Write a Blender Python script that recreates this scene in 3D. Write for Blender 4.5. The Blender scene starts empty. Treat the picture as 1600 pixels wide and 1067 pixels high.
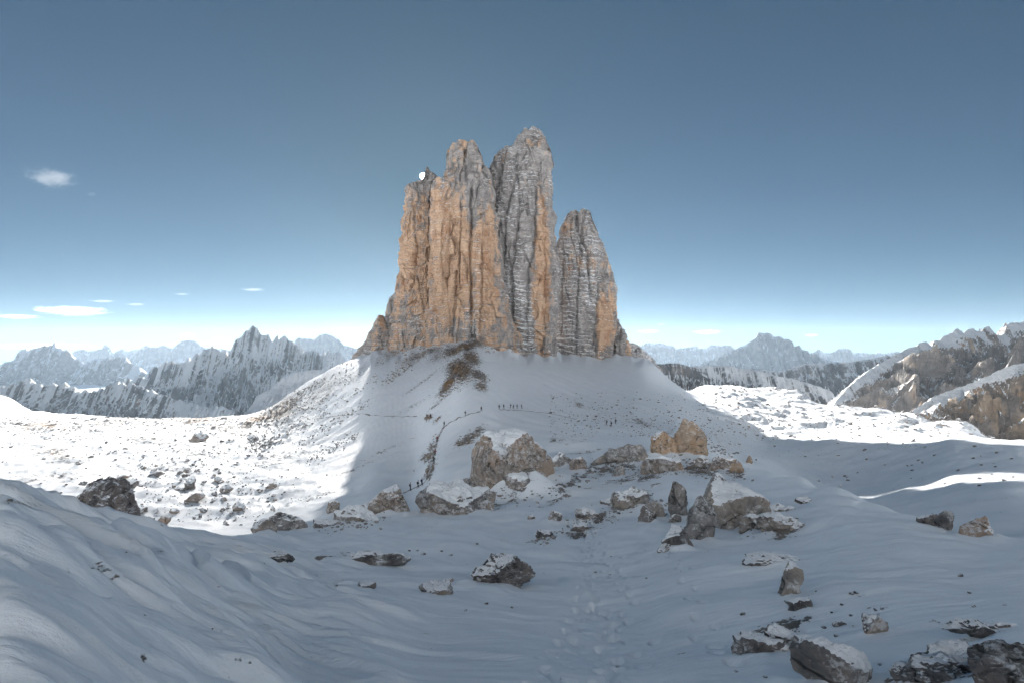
import bpy, bmesh, math, random
import numpy as np
from mathutils import Vector, Matrix

# ------------------------------------------------------------------ camera, sky, sun, exposure
SC = bpy.context.scene
COL = SC.collection
F, CX, HY = 880.0, 800.0, 545.0            # focal length and horizon, in photo pixels (1600 wide)
cam_d = bpy.data.cameras.new('camera')
cam_d.sensor_width = 36.0
cam_d.lens = 36.0 * F / 1600.0
cam_d.shift_y = (HY - 533.5) / 1600.0
cam_d.clip_start, cam_d.clip_end = 0.5, 60000.0
cam = bpy.data.objects.new('camera', cam_d)
cam.rotation_euler = (math.pi / 2, 0, 0)
COL.objects.link(cam)
SC.camera = cam

SUN = Vector(((661 - CX) / F, 1.0, (HY - 276) / F)).normalized()
ELEV = math.asin(SUN.z)
AZ = math.atan2(SUN.x, SUN.y)
world = bpy.data.worlds.new('World')
SC.world = world
world.use_nodes = True
wn = world.node_tree.nodes
sky = wn.new('ShaderNodeTexSky')
sky.sky_type = 'NISHITA'
sky.sun_disc = False
sky.sun_elevation = ELEV
sky.sun_rotation = AZ
sky.altitude = 2400
sky.air_density, sky.dust_density, sky.ozone_density = 0.6, 0.7, 3.0
wn['Background'].inputs['Strength'].default_value = 0.05
tint = wn.new('ShaderNodeMix'); tint.data_type = 'RGBA'; tint.blend_type = 'MULTIPLY'      # white balance of the whole sky
tint.inputs[0].default_value = 1.0; tint.inputs[7].default_value = (0.285, 0.388, 0.375, 1)
gam = wn.new('ShaderNodeGamma'); gam.inputs['Gamma'].default_value = 0.78
world.node_tree.links.new(sky.outputs[0], gam.inputs[0])
world.node_tree.links.new(gam.outputs[0], tint.inputs[6])
world.node_tree.links.new(tint.outputs[2], wn['Background'].inputs['Color'])
sun_d = bpy.data.lights.new('sun_light', 'SUN')
sun_d.energy, sun_d.angle, sun_d.color = 5.0, math.radians(0.5), (1.0, 0.95, 0.89)
sun_l = bpy.data.objects.new('sun_light', sun_d)
sun_l.rotation_euler = (-SUN).to_track_quat('-Z', 'Y').to_euler()
COL.objects.link(sun_l)
SC.view_settings.view_transform = 'Standard'
SC.view_settings.look = 'None'
SC.view_settings.gamma = 1.0
SC.view_settings.exposure = 2.15
SC.cycles.use_denoising = True
SC.cycles.max_bounces = 6
SC.cycles.diffuse_bounces = 3
SC.cycles.volume_bounces = 2
SC.cycles.volume_max_steps = 128

rng = np.random.default_rng(7)
random.seed(7)

# ------------------------------------------------------------------ numeric helpers
_perm = rng.permutation(256).astype(np.int32)
_perm = np.concatenate([_perm, _perm, _perm])
_g2 = np.stack([np.cos(np.arange(256) * 2.399963), np.sin(np.arange(256) * 2.399963)], 1)
_g3 = rng.normal(size=(256, 3)); _g3 /= np.linalg.norm(_g3, axis=1)[:, None]

def perlin2(x, y):
    x = np.asarray(x, float); y = np.asarray(y, float)
    xi = np.floor(x).astype(np.int64); yi = np.floor(y).astype(np.int64)
    xf = x - xi; yf = y - yi; xi &= 255; yi &= 255
    u = xf * xf * xf * (xf * (xf * 6 - 15) + 10); v = yf * yf * yf * (yf * (yf * 6 - 15) + 10)
    def g(ix, iy, fx, fy):
        h = _perm[_perm[ix] + iy]
        return _g2[h, 0] * fx + _g2[h, 1] * fy
    x1 = (xi + 1) & 255; y1 = (yi + 1) & 255
    a = g(xi, yi, xf, yf); b = g(x1, yi, xf - 1, yf); c = g(xi, y1, xf, yf - 1); d = g(x1, y1, xf - 1, yf - 1)
    return 1.5 * ((a + u * (b - a)) * (1 - v) + (c + u * (d - c)) * v)

def perlin3(x, y, z):
    x, y, z = np.broadcast_arrays(np.asarray(x, float), y, z)
    xi = np.floor(x).astype(np.int64); yi = np.floor(y).astype(np.int64); zi = np.floor(z).astype(np.int64)
    xf = x - xi; yf = y - yi; zf = z - zi
    xi &= 255; yi &= 255; zi &= 255
    u = xf * xf * (3 - 2 * xf); v = yf * yf * (3 - 2 * yf); w = zf * zf * (3 - 2 * zf)
    r = 0.0
    for dx in (0, 1):
        wx = u if dx else 1 - u
        for dy in (0, 1):
            wy = v if dy else 1 - v
            for dz in (0, 1):
                wz = w if dz else 1 - w
                h = _perm[_perm[_perm[(xi + dx) & 255] + ((yi + dy) & 255)] + ((zi + dz) & 255)]
                g = _g3[h]
                r = r + wx * wy * wz * (g[..., 0] * (xf - dx) + g[..., 1] * (yf - dy) + g[..., 2] * (zf - dz))
    return 1.6 * r

def fbm2(x, y, n=5, lac=2.03, gain=0.5):
    a, t = 1.0, 0.0
    for i in range(n):
        t = t + a * perlin2(x + 17.3 * i, y - 9.1 * i); x = x * lac; y = y * lac; a *= gain
    return t

def ridged2(x, y, n=5, lac=2.07, gain=0.5):
    a, t, prev = 1.0, 0.0, 1.0
    for i in range(n):
        r = 1 - np.abs(perlin2(x + 31.7 * i, y + 11.9 * i)); r = r * r
        t = t + a * r * prev; prev = np.clip(r * 1.2, 0, 1); x = x * lac; y = y * lac; a *= gain
    return t

def fbm3(x, y, z, n=4, lac=2.05, gain=0.5):
    a, t = 1.0, 0.0
    for i in range(n):
        t = t + a * perlin3(x + 7.7 * i, y + 3.1 * i, z - 5.3 * i); x = x * lac; y = y * lac; z = z * lac; a *= gain
    return t

def sst(a, b, x):
    t = np.clip((x - a) / (b - a), 0, 1)
    return t * t * (3 - 2 * t)

def pchip(x, Y, xq):
    """monotone cubic along axis 0; Y (n,) or (n,m)"""
    x = np.asarray(x, float); Y = np.asarray(Y, float)
    one = Y.ndim == 1
    if one: Y = Y[:, None]
    h = np.diff(x)[:, None]; d = np.diff(Y, axis=0) / h
    m = np.zeros_like(Y)
    w1 = 2 * h[1:] + h[:-1]; w2 = h[1:] + 2 * h[:-1]
    ok = d[:-1] * d[1:] > 0
    with np.errstate(divide='ignore', invalid='ignore'):
        mm = (w1 + w2) / (w1 / d[:-1] + w2 / d[1:])
    m[1:-1] = np.where(ok, mm, 0)
    m[0], m[-1] = d[0], d[-1]
    xq = np.clip(np.asarray(xq, float), x[0], x[-1])
    k = np.clip(np.searchsorted(x, xq) - 1, 0, len(x) - 2)
    t = ((xq - x[k]) / h[k, 0])[:, None]; hk = h[k]
    r = (2*t**3 - 3*t**2 + 1) * Y[k] + (t**3 - 2*t**2 + t) * hk * m[k] + (-2*t**3 + 3*t**2) * Y[k+1] + (t**3 - t**2) * hk * m[k+1]
    return r[:, 0] if one else r

def at(px, py, d):
    return np.array([(px - CX) / F * d, d, (HY - py) / F * d])

# ------------------------------------------------------------------ object helpers
def tag(o, label=None, cat=None, group=None, kind=None):
    if label: o['label'] = label
    if cat: o['category'] = cat
    if group: o['group'] = group
    if kind: o['kind'] = kind
    return o

def mesh_np(name, verts, quads, mat, attrs=None, smooth=True, tris=None):
    me = bpy.data.meshes.new(name)
    faces = quads if quads is not None else tris
    k = faces.shape[1]
    me.vertices.add(len(verts)); me.vertices.foreach_set('co', np.ascontiguousarray(verts, dtype=np.float32).ravel())
    me.loops.add(faces.size); me.loops.foreach_set('vertex_index', np.ascontiguousarray(faces, dtype=np.int32).ravel())
    me.polygons.add(len(faces))
    me.polygons.foreach_set('loop_start', np.arange(0, faces.size, k, dtype=np.int32))
    me.polygons.foreach_set('loop_total', np.full(len(faces), k, dtype=np.int32))
    me.polygons.foreach_set('use_smooth', np.full(len(faces), smooth))
    me.update(calc_edges=True)
    for kx, v in (attrs or {}).items():
        a = me.attributes.new(kx, 'FLOAT', 'POINT'); a.data.foreach_set('value', np.ascontiguousarray(v, dtype=np.float32).ravel())
    if mat: me.materials.append(mat)
    return me

def link(name, me, parent=None):
    o = bpy.data.objects.new(name, me); COL.objects.link(o)
    if parent: o.parent = parent
    return o

def grid_faces(nr, nc, wrap=False):
    i = np.arange(nr - 1)[:, None]; j = np.arange(nc if wrap else nc - 1)[None, :]
    j2 = (j + 1) % nc
    a = i * nc + j; b = i * nc + j2; c = (i + 1) * nc + j2; d = (i + 1) * nc + j
    return np.stack([a, b, c, d], -1).reshape(-1, 4)

# ------------------------------------------------------------------ materials
class NT:
    def __init__(s, name):
        s.m = bpy.data.materials.new(name); s.m.use_nodes = True
        s.t = s.m.node_tree; s.n = s.t.nodes; s.b = s.n['Principled BSDF']; s.out = s.n['Material Output']
    def L(s, a, b): s.t.links.new(a, b)
    def new(s, k, **kw):
        n = s.n.new(k)
        for a, v in kw.items(): setattr(n, a, v)
        return n
    def val(s, sock, v):
        if hasattr(v, 'is_linked') or hasattr(v, 'links'): s.L(v, sock)
        else: sock.default_value = v
    def math(s, op, a, b=0.0, c=0.0, clamp=False):
        n = s.new('ShaderNodeMath', operation=op, use_clamp=clamp)
        s.val(n.inputs[0], a); s.val(n.inputs[1], b)
        if op in ('MULTIPLY_ADD',): s.val(n.inputs[2], c)
        return n.outputs[0]
    def noise(s, vec, scale, detail=4, rough=0.55, dist=0.0):
        n = s.new('ShaderNodeTexNoise'); s.L(vec, n.inputs['Vector'])
        n.inputs['Scale'].default_value = scale; n.inputs['Detail'].default_value = detail
        n.inputs['Roughness'].default_value = rough; n.inputs['Distortion'].default_value = dist
        return n.outputs[0]
    def mapping(s, vec, scale, rot=(0, 0, 0)):
        n = s.new('ShaderNodeMapping'); s.L(vec, n.inputs[0]); n.inputs['Scale'].default_value = scale
        n.inputs['Rotation'].default_value = rot
        return n.outputs[0]
    def step(s, v, a, b):
        n = s.new('ShaderNodeMapRange', interpolation_type='SMOOTHSTEP'); s.L(v, n.inputs[0])
        n.inputs[1].default_value = a; n.inputs[2].default_value = b
        return n.outputs[0]
    def mix(s, f, a, b):
        n = s.new('ShaderNodeMix', data_type='RGBA')
        s.val(n.inputs[0], f)
        for k, v in ((6, a), (7, b)):
            if isinstance(v, tuple): n.inputs[k].default_value = (*v, 1)
            else: s.L(v, n.inputs[k])
        return n.outputs[2]
    def attr(s, name):
        n = s.new('ShaderNodeAttribute', attribute_name=name); return n.outputs['Fac']
    def bump(s, h, strength, dist, prev=None):
        n = s.new('ShaderNodeBump'); n.inputs['Strength'].default_value = strength; n.inputs['Distance'].default_value = dist
        s.L(h, n.inputs['Height'])
        if prev is not None: s.L(prev, n.inputs['Normal'])
        return n.outputs[0]
    def finish(s, col, rough, normal=None, spec=0.3):
        s.val(s.b.inputs['Base Color'], col); s.val(s.b.inputs['Roughness'], rough)
        s.b.inputs['Specular IOR Level'].default_value = spec
        if normal is not None: s.L(normal, s.b.inputs['Normal'])
        return s.m

SNOW = (0.86, 0.88, 0.905)

def mat_ground():
    s = NT('snow_ground'); g = s.new('ShaderNodeNewGeometry'); P = g.outputs['Position']
    rk = s.attr('rock'); gr = s.attr('grass')
    n1 = s.noise(P, 0.9, 6, 0.65); n2 = s.noise(P, 0.18, 5, 0.6); n3 = s.noise(P, 6.0, 5, 0.6)
    lay = s.noise(s.mapping(P, (0.35, 0.35, 3.0)), 1.0, 6, 0.7, 0.4)
    nn = s.math('ADD', s.math('MULTIPLY', n3, 1.3), s.math('MULTIPLY_ADD', n1, 1.8, s.math('MULTIPLY', lay, 2.0)))
    m = s.step(s.math('ADD', rk, s.math('SUBTRACT', nn, 2.62)), 0.44, 0.56)
    rock = s.mix(s.step(n1, 0.35, 0.65), (0.13, 0.125, 0.125), (0.30, 0.27, 0.245))
    rock = s.mix(s.math('MULTIPLY', gr, s.step(n2, 0.4, 0.55)), rock, (0.27, 0.165, 0.08))
    snow = s.mix(s.step(n2, 0.35, 0.7), (0.82, 0.86, 0.90), (0.87, 0.895, 0.925))
    col = s.mix(m, snow, rock)
    wind = s.noise(s.mapping(P, (0.35, 2.6, 1.0)), 1.6, 5, 0.6, 0.3)
    fine = s.noise(P, 22, 4, 0.6)
    b = s.bump(wind, 0.55, 0.12)
    b = s.bump(fine, 0.4, 0.03, b)
    b = s.bump(s.math('MULTIPLY', m, n3), 0.9, 0.35, b)
    return s.finish(col, s.math('MULTIPLY_ADD', m, 0.25, 0.62), b, 0.25)

def mat_cliff(name, grey0, grey1, tan0, tan1, strata=1.0, sc=1.0, snow_lo=0.55, snow_hi=0.75, sn_amp=1.3):
    s = NT(name); g = s.new('ShaderNodeNewGeometry'); P = g.outputs['Position']
    org = s.attr('orange'); sn = s.attr('snowy')
    warp = s.noise(P, 0.05 * sc, 4, 0.6)
    streak = s.noise(s.mapping(P, (0.16 * sc, 0.16 * sc, 0.02 * sc)), 1.0, 7, 0.66, 0.5)
    streak2 = s.noise(s.mapping(P, (0.8 * sc, 0.8 * sc, 0.06 * sc)), 1.0, 5, 0.6, 0.2)
    blot = s.noise(P, 0.16 * sc, 6, 0.65)
    fine = s.noise(P, 1.1 * sc, 6, 0.7)
    bed = s.noise(s.mapping(P, (0.03 * sc, 0.03 * sc, 0.9 * sc)), 1.0, 5, 0.65, 0.15)
    bed2 = s.noise(s.mapping(P, (0.06 * sc, 0.06 * sc, 2.6 * sc)), 1.0, 4, 0.65, 0.1)
    grey = s.mix(s.step(blot, 0.35, 0.68), grey0, grey1)
    tan = s.mix(s.step(s.math('MULTIPLY_ADD', blot, 0.5, s.math('MULTIPLY', streak, 0.5)), 0.38, 0.62), tan0, tan1)
    om = s.step(s.math('ADD', org, s.math('MULTIPLY_ADD', s.math('ADD', streak, blot), 1.7, -1.7)), 0.30, 0.66)
    col = s.mix(om, grey, tan)
    pale = s.math('MULTIPLY', s.step(s.noise(s.mapping(P, (0.35 * sc, 0.35 * sc, 0.05 * sc)), 1.0, 6, 0.65, 0.5), 0.54, 0.70), 0.55)
    col = s.mix(pale, col, s.mix(om, (0.46, 0.44, 0.42), (0.66, 0.50, 0.37)))
    rust = s.math('MULTIPLY', s.math('MULTIPLY', s.step(s.noise(P, 0.09 * sc, 5, 0.6), 0.52, 0.66), om), 0.6)
    col = s.mix(rust, col, (0.40, 0.21, 0.115))
    dark = s.math('MULTIPLY', s.step(streak2, 0.57, 0.70), 0.8)
    dark = s.math('MULTIPLY', dark, s.step(s.noise(P, 0.045 * sc, 3, 0.5), 0.38, 0.58))
    col = s.mix(dark, col, (0.09, 0.08, 0.08))
    col = s.mix(s.math('MULTIPLY', s.step(bed, 0.56, 0.66), 0.42 * strata), col, (0.12, 0.105, 0.10))
    col = s.mix(s.math('MULTIPLY', s.step(bed2, 0.6, 0.7), 0.30 * strata), col, (0.13, 0.115, 0.11))
    col = s.mix(s.math('MULTIPLY', s.step(fine, 0.56, 0.74), 0.4), col, (0.14, 0.125, 0.12))
    hgt = s.math('MULTIPLY_ADD', fine, 0.6, s.math('MULTIPLY_ADD', bed2, 0.5 * strata, s.math('MULTIPLY', streak2, 0.7)))
    b = s.bump(hgt, 1.0, 1.6 / sc)
    sep = s.new('ShaderNodeSeparateXYZ'); s.L(g.outputs['Normal'], sep.inputs[0])
    sv = s.math('ADD', sep.outputs[2], s.math('MULTIPLY_ADD', s.math('ADD', s.math('MULTIPLY', fine, 0.6), s.math('MULTIPLY', bed2 if sc == 1.0 else blot, 0.6)), sn_amp, -0.6 * sn_amp))
    sv = s.math('ADD', sv, s.math('MULTIPLY_ADD', sn, 0.55, -0.20))
    sm = s.step(sv, snow_lo, snow_hi)
    col = s.mix(sm, col, SNOW)
    return s.finish(col, 0.85, b, 0.2)

def mat_boulder(name, c0, c1, c2, snow=0.0, sc=1.0):
    s = NT(name); tc = s.new('ShaderNodeTexCoord'); P0 = tc.outputs['Object']
    oi = s.new('ShaderNodeObjectInfo'); off = s.new('ShaderNodeVectorMath', operation='SCALE')
    cb = s.new('ShaderNodeCombineXYZ'); s.L(oi.outputs['Random'], cb.inputs[0]); s.L(oi.outputs['Random'], cb.inputs[1])
    s.L(cb.outputs[0], off.inputs[0]); off.inputs['Scale'].default_value = 60
    ad = s.new('ShaderNodeVectorMath', operation='ADD'); s.L(P0, ad.inputs[0]); s.L(off.outputs[0], ad.inputs[1]); P = ad.outputs[0]
    g = s.new('ShaderNodeNewGeometry')
    big = s.noise(P, 0.35 * sc, 5, 0.6); mid = s.noise(P, 1.5 * sc, 6, 0.68); fine = s.noise(P, 7 * sc, 5, 0.7)
    cn = s.noise(s.mapping(P, (0.45 * sc, 0.45 * sc, 0.7 * sc)), 0.8, 3, 0.5, 0.4)
    cr = s.step(s.math('ABSOLUTE', s.math('SUBTRACT', cn, 0.5)), 0.014, 0.002)
    col = s.mix(s.step(mid, 0.35, 0.65), c0, c1)
    col = s.mix(s.math('MULTIPLY', s.step(s.math('MULTIPLY_ADD', fine, 0.25, big), 0.55, 0.72), 0.85), col, c2)
    col = s.mix(s.math('MULTIPLY', s.step(fine, 0.55, 0.72), 0.5), col, (0.06, 0.057, 0.055))
    col = s.mix(s.math('MULTIPLY', cr, 0.7), col, (0.04, 0.038, 0.036))
    hgt = s.math('MULTIPLY_ADD', mid, 0.9, s.math('MULTIPLY', fine, 0.35)); hgt = s.math('MULTIPLY_ADD', cr, -0.5, hgt)
    b = s.bump(hgt, 0.9, 0.28 / sc)
    sep = s.new('ShaderNodeSeparateXYZ'); s.L(b, sep.inputs[0])
    sep2 = s.new('ShaderNodeSeparateXYZ'); s.L(g.outputs['Normal'], sep2.inputs[0])
    nz = s.math('MULTIPLY_ADD', s.attr('cap'), 0.7, s.math('MULTIPLY', sep2.outputs[2], 0.3))
    sv = s.math('ADD', nz, s.math('MULTIPLY_ADD', s.math('ADD', s.math('MULTIPLY', big, 1.0), s.math('MULTIPLY_ADD', mid, 0.6, s.math('MULTIPLY', fine, 0.4))), 0.75, -0.75 + snow))
    frost = s.math('MULTIPLY', s.step(s.math('MULTIPLY_ADD', fine, 0.55, s.math('MULTIPLY_ADD', mid, 0.6, s.math('MULTIPLY', sep2.outputs[2], 0.10))), 0.60 - 0.25 * snow, 0.70 - 0.25 * snow), 0.75)
    col = s.mix(frost, col, (0.62, 0.63, 0.65))
    col = s.mix(s.step(sv, 0.53, 0.60), col, SNOW)
    return s.finish(col, 0.85, b, 0.2)

def mat_plain(name, col, rough=0.8):
    s = NT(name); tc = s.new('ShaderNodeTexCoord')
    n = s.noise(tc.outputs['Object'], 12, 3, 0.6)
    c = s.mix(n, tuple(v * 0.8 for v in col), tuple(min(1, v * 1.2) for v in col))
    return s.finish(c, rough)

M_GROUND = mat_ground()
M_TOWER = mat_cliff('tower_rock', (0.26, 0.245, 0.24), (0.46, 0.435, 0.42), (0.45, 0.30, 0.205), (0.62, 0.435, 0.305))
M_MOUNT = mat_cliff('mountain_rock', (0.14, 0.14, 0.145), (0.30, 0.285, 0.275), (0.32, 0.25, 0.19), (0.44, 0.34, 0.26), 0.6, 0.12, 0.41, 0.51, 0.7)
M_MOUNT_NEAR = mat_cliff('near_mountain_rock', (0.19, 0.17, 0.155), (0.38, 0.335, 0.30), (0.36, 0.27, 0.195), (0.50, 0.39, 0.29), 0.7, 0.3, 0.38, 0.48, 1.1)
M_BG = mat_boulder('grey_limestone', (0.16, 0.155, 0.155), (0.33, 0.32, 0.31), (0.34, 0.295, 0.255), -0.12)
M_BW = mat_boulder('warm_limestone', (0.19, 0.17, 0.155), (0.37, 0.325, 0.29), (0.37, 0.28, 0.215), -0.02)
M_BO = mat_boulder('orange_limestone', (0.27, 0.21, 0.16), (0.45, 0.355, 0.275), (0.44, 0.305, 0.20), -0.20)
M_BD = mat_boulder('dark_limestone', (0.075, 0.075, 0.08), (0.22, 0.215, 0.21), (0.21, 0.18, 0.165), -0.14)
M_BS = mat_boulder('frosted_limestone', (0.14, 0.135, 0.135), (0.30, 0.285, 0.275), (0.33, 0.27, 0.22), 0.06)
M_TRAIL = mat_plain('snowy_trail', (0.42, 0.42, 0.44))
def mat_path():
    s = NT('trodden_path'); g = s.new('ShaderNodeNewGeometry'); P = g.outputs['Position']
    n = s.noise(P, 0.55, 5, 0.65)
    return s.finish(s.mix(s.step(n, 0.44, 0.56), (0.20, 0.175, 0.155), (0.60, 0.61, 0.63)), 0.9, s.bump(s.noise(P, 5, 4, 0.6), 0.8, 0.2))
M_PATH = mat_path()

# ------------------------------------------------------------------ terrain (one sheet in front, columns of constant bearing)
COLS = {
 0: [(1067,5),(1000,6),(920,7.6),(850,9.5),(788,12),(825,24),(810,60),(782,100),(740,150),(700,210),(670,270),(652,330),(645,360),(618,430),(640,500),(720,640)],
 60: [(1067,5.4),(1000,6.5),(920,8.4),(850,10.8),(797,14),(830,28),(812,65),(780,105),(740,151),(700,210),(670,272),(652,332),(645,365),(650,430),(700,520),(760,700)],
 120: [(1067,6),(1000,7.2),(920,9.4),(860,12),(808,16.5),(835,32),(815,70),(780,110),(740,152),(700,210),(670,275),(652,335),(648,365),(690,480),(760,700)],
 200: [(1067,7),(1000,8.6),(920,11.4),(870,14.6),(823,21),(848,38),(832,78),(800,112),(750,155),(700,215),(670,280),(655,340),(654,360),(700,480),(780,700)],
 300: [(1067,8),(1000,10),(930,13.6),(880,18),(850,23),(832,29),(852,46),(835,82),(800,113),(750,157),(700,222),(670,295),(655,350),(653,370),(700,480),(780,700)],
 400: [(1067,9),(1000,11.2),(930,15.5),(880,21),(850,29),(835,38),(847,54),(829,88),(790,118),(740,165),(700,225),(670,300),(648,375),(645,400),(700,520),(780,700)],
 480: [(1067,10),(1000,13),(930,18.5),(880,25.5),(850,36),(824,50),(833,64),(816,86),(780,118),(730,172),(690,225),(650,290),(612,380),(597,425),(650,560),(740,700)],
 540: [(1067,10.5),(1000,13.5),(930,19),(880,26.5),(845,38),(815,56),(808,75),(780,110),(740,155),(700,195),(650,245),(610,300),(580,370),(566,435),(610,600),(680,700)],
 590: [(1067,10.5),(1000,14),(930,19.5),(880,27.5),(840,41),(806,60),(792,80),(760,122),(720,165),(680,200),(640,235),(600,280),(570,340),(551,430),(545,480),(560,700)],
 640: [(1067,11),(1000,14.5),(930,20),(880,28.5),(840,41),(806,60),(790,82),(765,122),(720,162),(680,195),(640,230),(600,275),(570,330),(547,420),(538,480),(540,700)],
 690: [(1067,11),(1000,15),(930,20.5),(880,29),(840,41),(800,60),(775,82),(745,115),(700,155),(660,188),(620,230),(580,300),(555,370),(538,420),(528,480),(530,700)],
 735: [(1067,11),(1000,15),(930,21),(880,29),(840,41),(800,58),(770,78),(735,108),(700,142),(665,172),(640,192),(610,225),(570,300),(545,370),(528,410),(520,480),(525,700)],
 780: [(1067,11),(1000,15),(930,21.5),(880,30),(840,41),(800,56),(765,74),(730,100),(695,135),(665,168),(641,197),(610,245),(575,320),(550,390),(536,430),(525,490),(530,700)],
 850: [(1067,11),(1000,15.5),(930,22),(880,30),(840,40),(800,53),(760,70),(725,95),(690,128),(660,168),(644,200),(615,260),(580,345),(556,430),(545,470),(540,700)],
 920: [(1067,11),(1000,16),(930,22),(880,29.5),(840,38),(800,50),(760,67),(720,92),(690,122),(665,160),(652,200),(625,265),(590,350),(562,450),(552,500),(560,700)],
 1000:[(1067,11),(1000,15.5),(930,21),(880,28),(840,36),(800,47),(760,62),(720,86),(695,112),(672,155),(652,210),(625,280),(590,380),(562,470),(553,530),(600,700)],
 1050:[(1067,10.5),(1000,14.5),(930,19.5),(880,26),(840,34),(800,45),(760,60),(720,84),(703,110),(683,150),(662,200),(637,275),(612,380),(596,480),(612,620),(640,720)],
 1100:[(1067,10),(1000,14),(930,18.5),(880,25),(840,33),(800,44),(760,59),(722,78),(714,95),(704,130),(684,180),(657,270),(637,335),(633,430),(616,560),(602,690),(640,800)],
 1150:[(1067,10),(1000,13.5),(930,18),(880,24),(840,32),(800,43),(760,57),(727,72),(736,95),(725,140),(695,210),(662,300),(640,400),(620,520),(603,680),(640,800)],
 1200: [(1067,9.5),(1000,13),(930,17.5),(880,23),(840,30),(800,40),(760,54),(735,66),(752,92),(742,140),(717,195),(690,255),(660,340),(640,430),(620,560),(606,680),(640,800)],
 1250: [(1067,9.5),(1000,12.5),(930,17),(880,22.5),(840,29),(800,38),(765,50),(746,58),(778,90),(766,138),(735,188),(692,238),(662,330),(640,430),(622,540),(611,640),(640,800)],
 1300: [(1067,9),(1000,12),(930,16),(880,21),(840,27),(800,36),(773,44),(802,80),(787,125),(770,150),(735,186),(690,224),(665,305),(645,410),(633,500),(670,600),(740,800)],
 1350: [(1067,9),(1000,11.5),(930,15.5),(880,20),(840,26),(812,33),(790,40),(818,70),(798,108),(774,138),(738,175),(691,212),(665,295),(645,400),(637,470),(675,580),(740,800)],
 1420: [(1067,8.5),(1000,11),(930,14.8),(880,18.8),(850,23),(816,32),(832,60),(798,95),(764,126),(728,160),(692,190),(668,265),(652,365),(645,430),(700,560),(760,800)],
 1500: [(1067,8),(1000,10.5),(930,14),(880,18),(840,25),(848,48),(800,84),(750,113),(717,140),(689,165),(672,215),(662,275),(658,310),(720,440),(800,700)],
 1600: [(1067,7.5),(1000,9.5),(930,13),(880,17),(852,22.5),(850,42),(797,77),(740,105),(714,127),(697,147),(690,172),(750,290),(830,450),(850,700)],
}
keys = sorted(COLS)
ND, NCOL = 670, 790
D0, D1 = 3.0, 900.0
LD = np.linspace(math.log(D0), math.log(D1), ND)
DD = np.exp(LD)
Z = []
for k in keys:
    pts = COLS[k]
    d = np.array([p[1] for p in pts], float); z = np.array([(HY - p[0]) / F * p[1] for p in pts])
    d = np.concatenate([[D0], d, [D1]]); z = np.concatenate([[z[0] + 0.45 * (d[1] - D0) * 0.6], z, [z[-1] - 0.35 * (D1 - d[-2])]])
    Z.append(pchip(np.log(d), z, LD))
Z = np.array(Z)
kx = np.array([-190] + keys + [1790], float)
Z = np.concatenate([Z[:1], Z, Z[-1:]])
PX = np.linspace(-180, 1780, NCOL)
ZT = pchip(kx, Z, PX).T                    # rows depth, cols px
# a little smoothing across the bearing keys
for _ in range(10):
    ZT[:, 1:-1] = 0.25 * ZT[:, :-2] + 0.5 * ZT[:, 1:-1] + 0.25 * ZT[:, 2:]
GPX, GD = np.meshgrid(PX, DD)
X = (GPX - CX) / F * GD; Y = GD.copy()
PY0 = HY - F * ZT / GD

near = 1 - sst(45, 90, GD)
left = 1 - sst(380, 720, GPX)
# drifts and hollows
dz = 0.7 * fbm2(X / 22, Y / 22, 3) * sst(18, 60, GD) * (1 - sst(110, 200, GD))
dz += 0.22 * fbm2(X / 5 + 3, Y / 5, 3) * sst(8, 18, GD) * near
# wind-carved snow (sastrugi) in the near field, strongest at the left
wx = fbm2(X / 6.0, Y / 6.0, 2) * 0.9
v = Y * 0.85 + X * 0.18 + wx
def saw(t):
    f = t - np.floor(t)
    return np.where(f < 0.82, f / 0.82, (1 - f) / 0.18)
m1 = sst(-0.1, 0.5, perlin2(X / 7.0 + 5, Y / 2.8))
sast = saw(-v / 1.7 + 0.7 * perlin2(X / 5.0, Y / 1.5)) * m1 * 0.36 + saw(-v / 0.62 + 0.9 * perlin2(X / 3.0 + 4, Y / 1.1)) * (1 - m1) * 0.10
sast += (np.abs(perlin2(X / 2.2 + 9, v / 0.42))) * 0.12 + 0.055 * perlin2(X / 1.3, v / 0.2)
sast += 0.30 * np.clip(ridged2(X / 9.0 + 2, v / 3.2, 2) - 0.8, -0.6, 1)
sw = near * sst(2.5, 4.5, GD) * (0.16 + 0.84 * left) * (1 - 0.6 * sst(16, 40, GD))
dz += 1.5 * sast * sw
# basin lumps at the left
bas = (1 - sst(450, 600, GPX)) * sst(75, 110, GD)
dz += bas * (0.9 * fbm2(X / 14, Y / 14, 4) + 0.5 * np.clip(fbm2(X / 4, Y / 4, 3) - 0.15, 0, 1))
# hummocky plateau at the right
plat = sst(1040, 1160, GPX) * sst(0, 1, (GD - (262 - 0.25 * (GPX - 1200))) / 40)
dz += plat * (2.6 * (ridged2(X / 52, Y / 52, 3) - 0.9) + 1.7 * np.clip(fbm2(X / 13, Y / 13, 4), -0.5, 1.2))
bowl = sst(1060, 1200, GPX) * sst(70, 110, GD) * (1 - plat)
dz += bowl * 0.5 * fbm2(X / 9, Y / 9, 4)
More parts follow.
